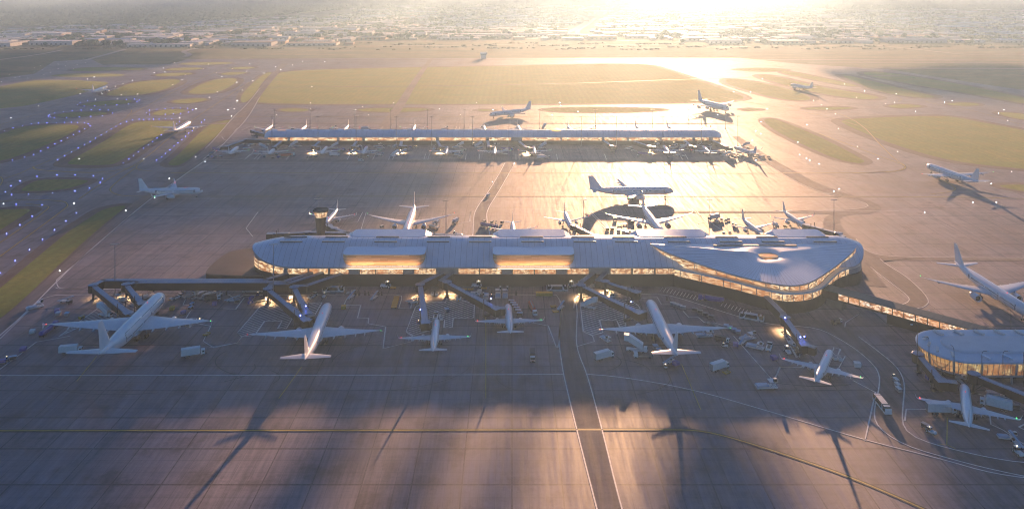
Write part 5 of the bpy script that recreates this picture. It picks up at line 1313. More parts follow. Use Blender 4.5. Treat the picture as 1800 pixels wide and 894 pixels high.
row('post', [(607, 517), (625, 518), (631, 519), (641.5, 518), (648, 519), (665.6, 518), (671, 519)], 0, 'between the bus and the big-wheeled tug'); V('gdolly', 612, 517, 10, 'among the dark posts'); V('wgpu', 620, 516, 0, 'among the dark posts'); V('belt', 617, 524, 20, 'below the dark posts, left one'); V('belt', 657.6, 525.5, 20, 'below the dark posts, right one')
V('ycont', 604, 543, 85, 'right of the second wide-body nose'); V('bigtug', 678, 506, -90, 'against the terminal wall, leftmost of three'); V('dolly', 691, 507.5, 90, 'behind the leftmost big-wheeled tug')
row('dolly', [(697, 523.5), (696.4, 527), (695.2, 530.4), (694.3, 533.8), (693.4, 537.2), (692.5, 541)], 90, 'stacked in a column left of the hatched square', .95)
V('belt', 726, 533, 95, 'left of the straight bridge'); V('wgpu', 760, 520, 0, 'left one in the lamplight by the hatched square'); V('wgpu', 768, 520, 0, 'right one in the lamplight by the hatched square'); V('post', 764.5, 517, 0, 'between two power units by the hatched square'); V('post', 779, 518, 0, 'beside the rotunda pillar of the bridge slanting right', )
V('pushback', 807, 525, 180, 'at the upper edge of the hatched square'); V('bigtug', 838, 505.5, -90, 'against the terminal wall, middle of three'); row('dolly', [(816, 510), (827, 510), (851, 508)], 90, 'near the middle big-wheeled tug')
V('cont', 785, 548, 70, 'alone in the middle of the hatched square'); V('pushback', 766, 559, 180, 'tucked under the nose on the hatched square'); V('bluetug', 736, 569, 0, 'left of the straight bridge cab'); V('wgpu', 776, 563, 0, 'right of the nose on the hatched square')
V('van', 835, 519.5, 90, 'above the bridge slanting right'); V('wcont', 843, 515.5, 90, 'behind the van above the slanting bridge'); V('loader', 854, 524, 180, 'leftmost beside the slanting bridge'); V('bluetug', 864, 523, 0, 'between two loaders at the slanting bridge'); V('loader', 875.5, 521, 0, 'middle one beside the slanting bridge'); V('loader', 888, 521, 0, 'rightmost beside the slanting bridge'); V('post', 907, 518, 0, 'right of the three loaders')
row('cart', [(899, 534), (902, 538), (905, 542), (908, 546.5), (911, 551), (913.5, 556)], 97, 'beside the small airliner nose', 1.05)
row('ycont', [(945.3, 519.5), (952.6, 519.5), (960, 519.5), (967.5, 519.5)], 90, 'in a row left of the service road'); V('bus', 979.5, 511, 90, 'at the top of the front service road'); V('bigtug', 1007.5, 505.5, 90, 'against the terminal wall, rightmost of three')
V('redtanker', 937, 549, 170, 'right of the small airliner with trolleys'); row('dolly', [(972.7, 540), (976.5, 549)], 80, 'left of the service road'); V('belt', 985.5, 543, 30, 'on the left edge of the service road')
V('van', 1035, 503, 180, 'left one behind the upper bridge rotunda'); V('van', 1045.5, 505.5, 90, 'right one behind the upper bridge rotunda'); V('dcart', 1028.5, 521.5, 90, 'under the long bridge rotunda near the hall'); V('tug', 1018.5, 517.5, 0, 'left of the long bridge rotunda'); V('pushback', 1075, 520, 0, 'in lamplight between the two bridges near the hall'); V('dcart', 1067, 516, 0, 'behind the pushback between the two bridges')
V('stairs', 1035, 542, 120, 'on the hatching left of the long bridge'); V('loader', 1064, 598, 150, 'below the left wingtip of the wide-body near the hall', scale=.8); V('truck', 1062, 631, 62, 'below the wingtip of the wide-body near the hall'); V('darktruck', 936, 631, 180, 'alone below the two small airliners')
V('stairs', 1119, 618, -75, 'below the left wing of the wide-body near the hall', scale=1.2); V('flat', 1129, 628.5, -90, 'in front of the stairs truck below the wide-body wing', scale=1.1); V('cont', 1152, 613, 80, 'left one beside the wide-body tail'); V('cont', 1158.5, 619.5, 80, 'right one beside the wide-body tail')
V('tug', 1169.5, 646, 0, 'under the tailplane of the wide-body near the hall'); V('belt', 1177.6, 638, 60, 'under the tail of the wide-body near the hall'); V('bcont', 1187.5, 642, 60, 'right under the tail cone of the wide-body near the hall'); V('truck', 1265, 650, 60, 'right of the wide-body tail, next to a yellow dolly'); V('dolly', 1277, 656.5, 60, 'beside the box truck right of the wide-body tail')
row('wcart', [(1183, 538), (1188.7, 540), (1194.4, 542), (1200.5, 544.5)], 110, 'left of the violet tanker'); row('dcart', [(1221.4, 548), (1230.6, 551.5), (1240, 556), (1250, 560.5)], 110, 'below the violet tanker'); row('gdolly', [(1247, 570), (1253.6, 571.5), (1260, 574)], 140, 'right of the grey cart line')
row('cont', [(1276.4, 577), (1283, 580), (1290.3, 583.5), (1297.5, 587)], 110, 'at the wide-body right wingtip'); V('loader', 1237.5, 592, 85, 'behind the right wing of the wide-body near the hall'); V('darktruck', 1270, 601, 120, 'right of the loader behind the wide-body wing', scale=.85); V('tug', 1274, 610, 120, 'below the dark truck near the diagonal line'); V('bcont', 1293, 609, 100, 'beside the diagonal line near the hall'); V('post', 1172.5, 528, 0, 'beside the wide-body nose near the hall')
V('tanker', 1247, 530, -70, 'parked along the ticked lane under the hall'); V('bus', 1321.5, 562, 113, 'beside the ticked lane under the hall')
V('loader', 1314, 597, 70, 'upper one left of the hall bridge'); V('loader', 1327, 612, 120, 'lower one left of the hall bridge'); V('belt', 1305, 604, 40, 'beside the two loaders left of the hall bridge'); V('pushback', 1352, 613, 205, 'between the loaders and the hall bridge'); V('tug', 1384.6, 621, 180, 'with orange lights below the hall bridge', scale=1.7); V('bcont', 1360, 632, 80, 'below the pushback tractor left of the hall bridge')
V('van', 1395.5, 609, 150, 'on the hatching below the hall bridge'); V('loader', 1346.5, 682, 85, 'alone below the point of the diagonal lines', scale=1.1); V('darktruck', 1471, 569, 60, 'in shade beside the link walkway', scale=.8)
row('wgpu', [(1467.6, 633), (1476, 634.5)], 0, 'by the hall bridge airliner'); V('wcont', 1506, 645, 10, 'alone right of the small airliner by the hall bridge', scale=1.1)
V('tug', 1572.5, 666, 175, 'heading the train on the curving road'); row('wcart', [(1575, 673), (1577.7, 681.5), (1579.7, 689)], 175, 'towed on the curving road'); V('bus', 1550.5, 716, 182, 'on the curving road seen from above')
V('truck', 1655, 727, 92, 'left of the airliner in front of the pavilion', scale=1.15); V('truck', 1750, 718, -58, 'right of the airliner in front of the pavilion', scale=1.15); V('dcart', 1626.6, 753, 150, 'towed by a tractor inside the road bend'); V('tug', 1637, 762, 150, 'inside the road bend below the pavilion', scale=1.3)
V('loader', 1770, 771, 100, 'by the right frame edge near the bottom', scale=.8); V('belt', 1787, 781, 0, 'by the right frame edge near the bottom'); V('tug', 1790, 799, 180, 'lowest vehicle at the right frame edge', scale=1.5); V('loader', 1753, 696, 110, 'under the right pavilion bridge'); V('bcont', 1633, 667, 90, 'in shade under the left pavilion bridge'); V('dcart', 1785, 719, 100, 'in shade at the right pavilion bridge'); V('dcart', 1640, 675, 120, 'in shade under the left pavilion bridge')
V('stairs', 1688, 672, 180, 'at the nose of the airliner in front of the pavilion', scale=.7)
# behind the terminal
V('wcart', 671, 401, 40, 'with a long shadow left of the wide-body behind the terminal'); V('truck', 800, 392, 200, 'small in the distance right of the wide-body behind the left roof monitor', scale=.8); V('loader', 766, 392, 200, 'right of the wide-body behind the left roof monitor'); V('loader', 763, 400, 120, 'nearer one right of the wide-body behind the left roof monitor'); V('tug', 800, 411, 90, 'at the low bridge behind the terminal')
row('dcart', [(851, 392), (864.5, 393), (882.5, 393)], 200, 'right of the middle service road'); V('post', 872, 393, 0, 'among grey carts behind the terminal'); V('tanker', 862, 401, 120, 'behind the second roof monitor of the terminal'); V('van', 858, 345, 200, 'driving on the middle service road')
V('wcart', 1081, 387, 90, 'in the big shadow patch, farthest of its group'); row('dcart', [(1107.5, 391), (1112, 393)], 100, 'behind the third roof monitor, upper pair'); row('dolly', [(1089.5, 396), (1099, 395)], 90, 'in the shadow patch behind the terminal'); row('ycont', [(1067.5, 405), (1076, 404.5)], 90, 'in the shadow patch behind the terminal'); row('cont', [(1087.5, 408.5), (1096, 409.5), (1106, 409)], 100, 'closest to the third roof monitor'); V('bcont', 1102, 412, 90, 'closest to the roof behind the terminal')
V('truck', 1254.4, 386, 240, 'with long shadow behind the hall roof'); V('wcart', 1261, 392, 200, 'beside the box truck behind the hall'); V('dcart', 1268.4, 388, 200, 'behind the hall, left of the stacked dollies'); row('gdolly', [(1276, 389), (1280, 387)], 200, 'behind the hall roof'); row('dcart', [(1288.6, 396), (1294, 398)], 200, 'left wing side of the small airliner behind the hall'); V('truck', 1363.3, 399, 170, 'between the two small airliners behind the hall', scale=.75); V('dolly', 1380.4, 400, 180, 'under the wing of the last small airliner behind the terminal')
V('tug', 1272, 412, 0, 'just behind the hall roof ridge'); V('tug', 1283, 411, 0, 'close to the nose end behind the hall roof')
# far pier: small vehicles, too far off to show parts
fz = {'stairs': 'covered stairs', 'truck': 'box truck', 'cart': 'pale cart', 'dcart': 'dark cart', 'tug': 'tug', 'loader': 'container loader', 'gdolly': 'grey dolly', 'van': 'van', 'belt': 'belt loader', 'tanker': 'violet fuel tanker', 'bigtug': 'big-wheeled tug', 'wcart': 'white cart', 'redtanker': 'red fuel tanker', 'bcont': 'blue container'}
FX = [410, 478, 569, 641, 784, 869, 939, 1172, 1242, 1310]
def far_place(x, y):
    if y < 235: return 'behind the far concourse'
    i = min(range(10), key=lambda q: abs(FX[q] - x)); return 'near the %s airliner before the far concourse' % (ords[i] if i < 9 else 'sideways')
def fv(k, x, y, d=0, sc=1.0): veh(k, x, y, d, '', far=True, scale=sc, group='distant %s at the far concourse' % fz[k], full='tiny %s %s' % (fz[k], far_place(x, y)))
Q = zc(340, 200, 8.18)
for k, x, y, d in (('tanker', 340, 540, 130), ('cart', 260, 585, 60), ('dcart', 210, 640, 60), ('bcont', 268, 632, 60), ('cart', 320, 628, 90), ('cart', 392, 632, 60), ('loader', 770, 505, 60), ('loader', 845, 450, 20), ('van', 720, 445, 0), ('dcart', 895, 455, 0), ('bigtug', 1085, 450, 0),
                   ('stairs', 1010, 510, 250), ('loader', 920, 590, 90), ('wcart', 1020, 630, 90), ('dcart', 1140, 650, 60), ('cart', 1195, 605, 90), ('bcont', 1220, 635, 40), ('redtanker', 1370, 615, 70), ('dcart', 1285, 595, 30), ('loader', 1380, 430, 90), ('wcart', 1435, 450, 90), ('stairs', 1430, 480, 60), ('loader', 1500, 475, 90), ('dcart', 1440, 530, 90), ('gdolly', 1310, 510, 30), ('tug', 1350, 495, 30), ('gdolly', 1410, 575, 40)):
    q = Q([(x, y)])[0]; fv(k, q[0], q[1], d)
Q = zc(540, 200, 8.18)
for k, x, y, d in (('loader', 330, 500, 60), ('stairs', 380, 500, 80), ('tanker', 460, 545, 50), ('wcart', 518, 545, 0), ('truck', 395, 612, 80), ('dcart', 5, 640, 0), ('cart', 50, 635, 60), ('cart', 125, 635, 30), ('stairs', 660, 590, 130), ('van', 750, 478, 90), ('loader', 1010, 475, 60), ('loader', 1060, 505, 90), ('wcart', 1080, 490, 90), ('loader', 950, 582, 70), ('wcart', 1000, 615, 90), ('belt', 1050, 600, 110),
                   ('dcart', 750, 635, 60), ('van', 770, 685, 90), ('cart', 875, 632, 0), ('gdolly', 820, 635, 50), ('wcart', 1178, 485, 90), ('tug', 1235, 485, 0), ('truck', 1268, 500, 10), ('stairs', 1250, 620, 60), ('stairs', 1370, 590, 120), ('bcont', 1485, 490, 0), ('tug', 1550, 492, 0), ('tug', 1575, 490, 0), ('dcart', 610, 530, 90)):
    q = Q([(x, y)])[0]; fv(k, q[0], q[1], d)
Q = zc(740, 200, 8.18)
for k, x, y, d in (('wcart', 148, 565, 0), ('loader', 190, 515, 0), ('loader', 500, 495, 80), ('stairs', 550, 490, 90), ('wcart', 635, 540, 30), ('dcart', 460, 585, 30), ('van', 500, 575, 90), ('loader', 530, 600, 90), ('wcart', 575, 575, 90), ('cart', 580, 600, 90), ('cart', 552, 640, 80), ('dcart', 410, 580, 0), ('bigtug', 775, 465, 90), ('stairs', 820, 490, 60), ('wcart', 892, 460, 0), ('bigtug', 1065, 440, 0), ('wcart', 1112, 450, 90),
                   ('tanker', 1250, 530, 110), ('dcart', 1325, 495, 60), ('stairs', 1190, 585, 120), ('wcart', 1448, 620, 20), ('dcart', 1590, 610, 20), ('gdolly', 1660, 630, 40), ('wcart', 1730, 605, 60), ('truck', 1735, 648, 70), ('stairs', 1740, 500, 70), ('gdolly', 1470, 575, 80), ('belt', 850, 520, 60)):
    q = Q([(x, y)])[0]; fv(k, q[0], q[1], d)
Q = zc(960, 200, 8.18)
for k, x, y, d in (('wcart', 45, 630, 0), ('belt', 1180, 515, 90), ('dcart', 1230, 525, 30), ('wcart', 1245, 550, 90), ('wcart', 1285, 555, 90), ('tanker', 1430, 600, 115), ('wcart', 1322, 620, 30), ('bigtug', 1590, 450, 90), ('gdolly', 1500, 580, 70), ('dcart', 1750, 640, 20)):
    q = Q([(x, y)])[0]; fv(k, q[0], q[1], d)
Q = zc(1160, 200, 8.18)
for k, x, y, d in (('bigtug', 215, 460, 80), ('loader', 200, 495, 60), ('loader', 340, 465, 90), ('stairs', 340, 515, 110), ('bigtug', 545, 440, 60), ('loader', 560, 470, 120), ('loader', 690, 490, 90), ('tug', 190, 640, 10), ('wcart', 250, 622, 60), ('wcart', 335, 630, 70), ('stairs', 950, 620, 120), ('dcart', 870, 595, 90), ('wcart', 1030, 585, 110), ('wcart', 1068, 598, 110), ('stairs', 1230, 485, 130), ('dcart', 1125, 635, 20),
                   ('cart', 1190, 630, 60), ('dcart', 1275, 610, 30), ('wcart', 1405, 605, 90), ('dcart', 1370, 632, 60), ('bcont', 1440, 635, 30), ('wcart', 1482, 628, 80), ('wcart', 1565, 632, 90)):
    q = Q([(x, y)])[0]; fv(k, q[0], q[1], d)
for k, x, y, d in (('loader', 585, 227, 60), ('truck', 643, 228.5, 80), ('loader', 781, 228, 60), ('stairs', 956, 227, 30), ('loader', 1042, 227, 60), ('loader', 1096, 227, 60), ('wcart', 720, 228, 60), ('loader', 842, 228, 80), ('loader', 904, 228, 80), ('wcart', 514, 228, 60), ('loader', 1244, 227, 80)):
    fv(k, x, y, d)
# remove unused prototypes
def kill(o):
    for c in list(o.children): kill(c)
    bpy.data.objects.remove(o)
for k in VP:
    if k not in vused: kill(VP[k])

# ------------------------------------------------------------------ masts and lamps
def mast(h, twin=True):
    r = empty('light_mast')
    mb = MB(); mb.cyl((0, 0, 0), (0, 0, h), .32, .16, 'grey', 8); mb.box((0, 0, .4), (1.2, 1.2, .8), 'grey'); mb.build('pole', r)
    mb = MB(); mb.box((0, 0, h + .1), (4.6, .35, .25), 'grey', .25)
    for k in range(5): mb.box((math.cos(.25) * (k - 2) * 1.0, math.sin(.25) * (k - 2) * 1.0 - .3, h + .35), (.75, .5, .3), 'cream', .25)
    mb.build('lamp_head', r); return r
def place_mast(proto_, first, x, ybase, label, group, z=None):
    o = proto_ if first else copy_tree(proto_); p = P(x, ybase); o.location = (p.x, p.y, .12); tag(o, label, 'light mast', group); return o
m30 = mast(30)
def mast_h(x, Y, ytop): return H - (ytop - HZ) * Y / F
first = True
for x, Y, ytop, lab in ((202, 460, 430, 'tall thin light mast left of the annex beside the huge airliner'), (480.5, 452, 430, 'tall light mast in front of the rounded left end of the terminal roof'), (559, 560, 350, 'tall light mast behind the control tower'),
                        (784, 560, 353, 'tall light mast right of the wide-body behind the left roof monitor'), (1026, 560, 352, 'tall light mast behind the terminal near the small airliner with the dark bridge'), (1246.5, 560, 352, 'tall light mast behind the hall roof trough'), (1466, 560, 352, 'tall light mast behind the right end of the terminal')):
    o = m30 if first else copy_tree(m30); first = False
    hh = mast_h(x, Y, ytop); o.location = ((x - 900) / F * Y, Y, .12); o.scale = (1, 1, hh / 30); tag(o, lab, 'light mast', 'light masts near the terminal')
mf = flatten(m30, 'light_mast')
xs1 = [478, 559, 626, 696.5, 759, 830.5, 894.6, 1021.7, 1083.5, 1165.5, 1233, 1297]
for i, x in enumerate(xs1):
    o = mf.copy(); COL.objects.link(o); Y = 879.0; o.location = ((x - 900) / F * Y, Y, .12); o.scale = (1.1, 1.1, mast_h(x, Y, 205) / 30); tag(o, 'thin light mast, %s from the left of those before the far concourse' % (ords + ['eleventh', 'twelfth'])[i], 'light mast', 'light masts before the far concourse')
for i, x in enumerate([483, 545, 623.7, 687, 751.6, 815.8, 949, 1047, 1147, 1211, 1275]):
    o = mf.copy(); COL.objects.link(o); Y = 985.0; o.location = ((x - 900) / F * Y, Y, .12); o.scale = (1.1, 1.1, mast_h(x, Y, 193) / 30); tag(o, 'thin light mast, %s from the left of those behind the far concourse' % (ords + ['last'])[i], 'light mast', 'light masts behind the far concourse')
def lamp_post(h=11):
    r = empty('street_lamp'); mb = MB(); mb.cyl((0, 0, 0), (0, 0, h - 1), .16, .1, 'darkmetal', 7)
    pr = None
    for k in range(7):
        a = math.pi * .5 * k / 6; q = (1.0 - math.cos(a) + 0, 0, h - 1 + math.sin(a)); 
        if pr: mb.cyl(pr, q, .09, .08, 'darkmetal', 5)
        pr = q
    mb.cyl(pr, (2.3, 0, h), .08, .07, 'darkmetal', 5); mb.build('pole', r)
    mb = MB(); mb.box((2.7, 0, h - .05), (1.0, .4, .18), 'lblue'); mb.build('lamp_head', r); return r
lp = lamp_post()
for i, (x, yb_, yt_, f, lab) in enumerate(((1613, 660, 570, 180, 'curved lamp left of the pavilion with its arm pointing left'), (1633, 668, 592, 180, 'curved lamp in front of the pavilion round end, arm pointing left'), (1677, 690, 611, 90, 'straight-looking lamp in front of the pavilion facade'), (1726, 680, 617, 0, 'curved lamp in front of the pavilion, arm pointing right, left one of a pair'), (1763, 680, 617, 0, 'curved lamp in front of the pavilion, arm pointing right, right one of a pair'),
                          (1799, 680, 617, 0, 'curved lamp cut by the right frame edge'), (1642, 570, 545, 180, 'curved lamp behind the link walkway'), (1777, 581, 544, 180, 'curved lamp behind the pavilion beside the wide-body shadow'))):
    o = lp if i == 0 else copy_tree(lp); p = P(x, yb_); hh = H - (yt_ - HZ) * p.y / F; s_ = max(.6, hh / 11); o.location = (p.x, p.y, .12); o.scale = (1, 1, s_); o.rotation_euler = (0, 0, math.radians(f)); tag(o, lab, 'street lamp', 'curved lamps by the lounge pavilion')

def field_light(m, r_, h):
    mb = MB(); mb.cyl((0, 0, 0), (0, 0, h), .07, .07, 'darkmetal', 5); mb.ico((0, 0, h + r_ * .6), r_, m); o = mb.build('taxiway_light'); COL.objects.unlink(o); return o
lw, lb_ = field_light('lampwhite', .33, 1.6), field_light('lampblue', .27, .5)
white = ZK([(22, 255), (465, 253), (1063, 95), (972, 218), (791, 298), (375, 679)]) + ZL([(263, 384), (75, 467), (548, 301), (597, 200), (643, 186), (697, 297), (541, 745), (982, 745), (1228, 465), (1339, 403), (1430, 326), (1485, 289), (1619, 222), (1655, 275), (1620, 349), (1558, 412), (1600, 404), (1583, 455), (1337, 732), (1401, 764), (1516, 182), (1391, 128), (1268, 171), (1243, 205), (1181, 237), (1127, 151), (1053, 155), (1115, 124), (1193, 87), (1423, 97), (1588, 128), (1705, 94), (1727, 211), (1478, 155), (1686, 146), (941, 303), (828, 308), (653, 339), (803, 336), (788, 250), (840, 231), (904, 208)]) + \
 ZCc([(50, 268), (437, 281), (875, 281), (1313, 280), (1750, 280), (712, 302), (1117, 313), (1400, 317), (259, 345), (744, 345), (1228, 344), (1712, 345), (1757, 296), (675, 316), (437, 312), (445, 193), (78, 211), (134, 163), (192, 123), (281, 103), (513, 63), (394, 60), (254, 90), (117, 72), (343, 79)]) + [(903.8, 289.9), (865.7, 322.7)] + \
 zc(800, 140, 3)([(995, 195), (1385, 193), (1355, 226), (1585, 281), (1612, 295), (1613, 231), (1567, 330), (1586, 433), (1645, 163), (1558, 73), (1470, 72), (1620, 3), (553, 129), (648, 176)]) + \
 ZR([(387, 176), (612, 161), (655, 127), (550, 90), (820, 142), (766, 195), (812, 186), (921, 234), (1073, 186), (1113, 177), (1385, 225), (1357, 244), (1405, 282), (502, 248), (458, 222), (430, 199), (353, 305), (518, 325), (618, 418), (306, 395), (725, 482), (828, 444), (1425, 550), (1285, 600), (1318, 613), (1222, 712), (1345, 712), (970, 765), (315, 460), (350, 480), (368, 490), (417, 510), (521, 641), (494, 654)])
blue = ZL([(31, 549), (89, 530), (153, 513), (213, 500), (263, 497), (321, 495), (385, 493), (443, 491), (487, 491), (530, 492), (578, 493), (602, 501), (615, 516), (579, 535), (541, 553), (502, 575), (461, 596), (418, 617), (375, 638), (328, 663), (279, 688), (230, 711), (168, 729), (84, 750),
 (395, 746), (443, 718), (489, 692), (533, 667), (576, 643), (616, 622), (654, 600), (691, 577), (727, 556), (760, 537), (793, 519), (825, 501), (865, 485), (907, 475), (950, 470), (982, 471), (1018, 470), (1050, 470), (1087, 470), (1131, 468), (1172, 467), (1206, 502), (1228, 485), (1101, 578), (1073, 599), (1044, 622), (1013, 645), (981, 668), (946, 693), (912, 719), (881, 742), (842, 768),
 (1071, 750), (1106, 726), (1131, 704), (1161, 679), (1189, 654), (1216, 630), (1243, 608), (1268, 587), (1290, 566), (1313, 547), (1340, 520), (1377, 491), (1397, 475), (340, 440), (345, 452), (370, 458), (456, 458), (541, 454), (621, 450), (700, 446), (770, 428), (739, 406), (683, 403), (623, 404), (554, 408), (493, 411), (433, 418), (374, 427), (330, 449),
 (530, 370), (547, 355), (575, 380), (597, 344), (648, 377), (722, 373), (799, 370), (877, 364), (936, 348), (952, 339), (920, 332), (863, 334), (1001, 427), (1021, 408), (1023, 436), (1073, 402), (1128, 398), (1128, 436), (1184, 434), (1235, 430), (1286, 421), (1317, 405), (1281, 395), (1233, 394), (1180, 395),
 (253, 861), (389, 850), (513, 851), (637, 856), (700, 876), (137, 893)]) + ZK([(69, 135), (34, 174), (74, 191), (180, 188), (330, 181), (471, 170), (561, 151), (629, 115), (101, 253), (265, 256), (202, 328), (125, 381), (42, 437), (480, 308), (414, 358), (343, 413), (268, 473), (185, 538), (95, 607), (0, 684)])
for x, y in white:
    o = lw.copy(); COL.objects.link(o); p = P(x, y + (1 if y > 250 else .3)); s_ = .8 + p.y / 2400; o.location = (p.x, p.y, .12); o.scale = (s_,) * 3
    tag(o, 'bright white field light on a short post beside the taxiways', 'field light', 'white field lights along the taxiways')
for x, y in blue:
    o = lb_.copy(); COL.objects.link(o); p = P(x, y); s_ = .8 + p.y / 2400; o.location = (p.x, p.y, .12); o.scale = (s_,) * 3
    tag(o, 'small glowing blue edge light around the left grass islands', 'edge light', 'blue edge lights around the left grass islands')
Qr = ZL([(x, y) for x, y in [(12, 215), (65, 165), (103, 188), (135, 180), (190, 190), (232, 150), (292, 132), (300, 165), (345, 150), (398, 125), (343, 95), (398, 95), (457, 78), (447, 107), (500, 125), (527, 97), (570, 60), (585, 85), (278, 105), (235, 120)]])
for x, y in Qr:
    o = lw.copy(); COL.objects.link(o); p = P(x, y); o.location = (p.x, p.y, .12); o.scale = (.8,) * 3
    tag(o, 'faint runway light on the dark strip at the upper left', 'field light', 'faint runway lights at the upper left')
# small far tower by the field boundary
ft = empty('watch_tower', tuple(P(850, 103)), 0, 'small pale square tower standing at the far airfield boundary', 'tower')
mb = MB(); mb.box((0, 0, 4), (13, 9, 8), 'cream'); mb.box((0, 0, 11.5), (16, 12, 4), 'white'); mb.build('wall', ft); mb = MB(); mb.box((0, -.1, 9), (13.5, 9.5, 1.6), 'darkglass'); mb.build('window', ft); mb = MB(); mb.box((0, 0, 14), (17.5, 13, 1), 'white'); mb.build('roof', ft)
# ------------------------------------------------------------------ industrial district beyond the field
rng = random.Random(21)
WALLC = [mat('shed_wall_%d' % i, c, .7, var=.12, scale=.05) for i, c in enumerate([(.55, .55, .53), (.42, .42, .42), (.45, .36, .28), (.60, .60, .60), (.35, .20, .14), (.30, .33, .38)])]
ROOFC = [mat('shed_roof_%d' % i, c, .6, var=.1, scale=.03) for i, c in enumerate([(.66, .66, .66), (.50, .51, .53), (.40, .38, .35), (.74, .74, .73), (.34, .22, .17), (.36, .42, .50)])]
def shed(x, y, w, d, h, rz, wi, ri, gable, label=None, parts=True, mb=None):
    def rot(px_, py_): return (x + px_ * math.cos(rz) - py_ * math.sin(rz), y + px_ * math.sin(rz) + py_ * math.cos(rz))
    c = [rot(-w / 2, -d / 2), rot(w / 2, -d / 2), rot(w / 2, d / 2), rot(-w / 2, d / 2)]
    if mb is None:
        R_ = empty('warehouse', (x, y, 0), rz, label, 'warehouse', 'warehouses in the industrial strip')
        m1 = MB(); m1.box((0, 0, h / 2), (w, d, h), WALLC[wi])
        for k in range(int(w / 14)): m1.box((-w / 2 + 8 + k * 14, -d / 2 - .1, 2.2), (5, .3, 4.2), 'dark')
        m1.build('wall', R_)
        m2 = MB()
        if gable: m2.loft([[(sx * w * .505, -d * .51, h), (sx * w * .505, d * .51, h), (sx * w * .505, d * .51, h + .4), (sx * w * .505, 0, h + d * .06 + .4), (sx * w * .505, -d * .51, h + .4)] for sx in (-1, 1)], ROOFC[ri])
        else:
            m2.box((0, 0, h + .4), (w * 1.01, d * 1.02, .9), ROOFC[ri])
            for k in range(rng.randint(2, 5)): m2.box((rng.uniform(-.4, .4) * w, rng.uniform(-.35, .35) * d, h + 1.6), (4, 3, 1.8), ROOFC[1])
        m2.build('roof', R_); return
    mb.prism(c, 0, h, WALLC[wi], ROOFC[ri])
def in_zone(px_, py_):
    if px_ < 330: lo_, hi_ = 40 + (330 - px_) * .045, 82
    elif px_ < 620: lo_, hi_ = 40 - (px_ - 330) * .05, 80
    elif px_ < 960: lo_, hi_ = 12, 70
    elif px_ < 1200: lo_, hi_ = 10, 70
    else: lo_, hi_ = 17, 76
    return lo_ < py_ < hi_
road_px = [((930, 69), (985, 62)), ((985, 62), (1015, 50)), ((1015, 50), (1038, 35)), ((1038, 35), (1010, 24)), ((480, 82), (545, 48)), ((1020, 60), (1120, 72)), ((1025, 63), (1046, 32))]
def near_road(px_, py_):
    for (ax, ay), (bx, by) in road_px:
        t_ = max(0, min(1, ((px_ - ax) * (bx - ax) + (py_ - ay) * (by - ay) * 20) / ((bx - ax) ** 2 + 20 * (by - ay) ** 2)))
        if abs(px_ - ax - (bx - ax) * t_) < 14 and abs(py_ - ay - (by - ay) * t_) < 2.4: return True
    return False
occ = []
def free(x, y, w, d, g=8):
    for a, b, c, e in occ:
        if abs(x - a) < (w + c) / 2 + g and abs(y - b) < (d + e) / 2 + g: return False
    return True
spec_b = [(98, 78, 75, 26, 10, 0, 3), (83, 63, 68, 30, 10, 3, 3), (172, 79, 40, 20, 8, 0, 5), (232, 79, 46, 20, 8, 0, 0), (480, 43, 50, 40, 9, 1, 3), (360, 76, 40, 25, 8, 1, 0), (175, 68, 40, 25, 8, 0, 3), (560, 76, 52, 22, 8, 0, 1), (560, 52, 60, 30, 8, 0, 3), (772, 67, 32, 20, 9, 0, 3), (850, 64, 80, 22, 8, 3, 0), (690, 40, 40, 16, 9, 0, 1), (735, 53, 60, 26, 8, 1, 0), (1240, 65, 80, 26, 9, 0, 3), (1400, 66, 60, 20, 8, 3, 3), (1500, 72, 50, 20, 8, 0, 3),
          (1340, 38, 80, 40, 9, 3, 3), (1490, 46, 60, 24, 8, 3, 3), (1600, 45, 60, 24, 8, 1, 1), (1660, 70, 50, 20, 8, 0, 5), (1560, 22, 60, 40, 8, 1, 1), (1720, 44, 70, 30, 8, 5, 5), (630, 48, 34, 30, 9, 0, 0), (920, 36, 50, 34, 8, 1, 1), (1120, 42, 60, 28, 8, 3, 0), (1170, 55, 60, 28, 8, 3, 3)]
cols = ['white', 'grey', 'tan', 'pale', 'brown', 'blue-grey']
cnt = 0
def lab(px_, py_, ri, w):
    side = 'far left' if px_ < 350 else 'left' if px_ < 700 else 'centre' if px_ < 1100 else 'right' if px_ < 1450 else 'far right'
    row_ = 'in the front row' if py_ > 62 else 'in the middle rows' if py_ > 40 else 'in the hazy back rows'
    return '%s %s-roofed warehouse %s of the industrial strip at %s' % ('long' if w > 100 else 'low', cols[ri], row_, side)
for px_, py_, wp, dm, h, wi, ri in spec_b:
    p = P(px_, py_); w = wp * p.y / F; shed(p.x, p.y, w, dm * 2.0, h, 0, wi, ri, False, lab(px_, py_, ri, w)); occ.append((p.x, p.y, w, dm * 2)); cnt += 1
tries = 0
mbs = MB(); ns = 0
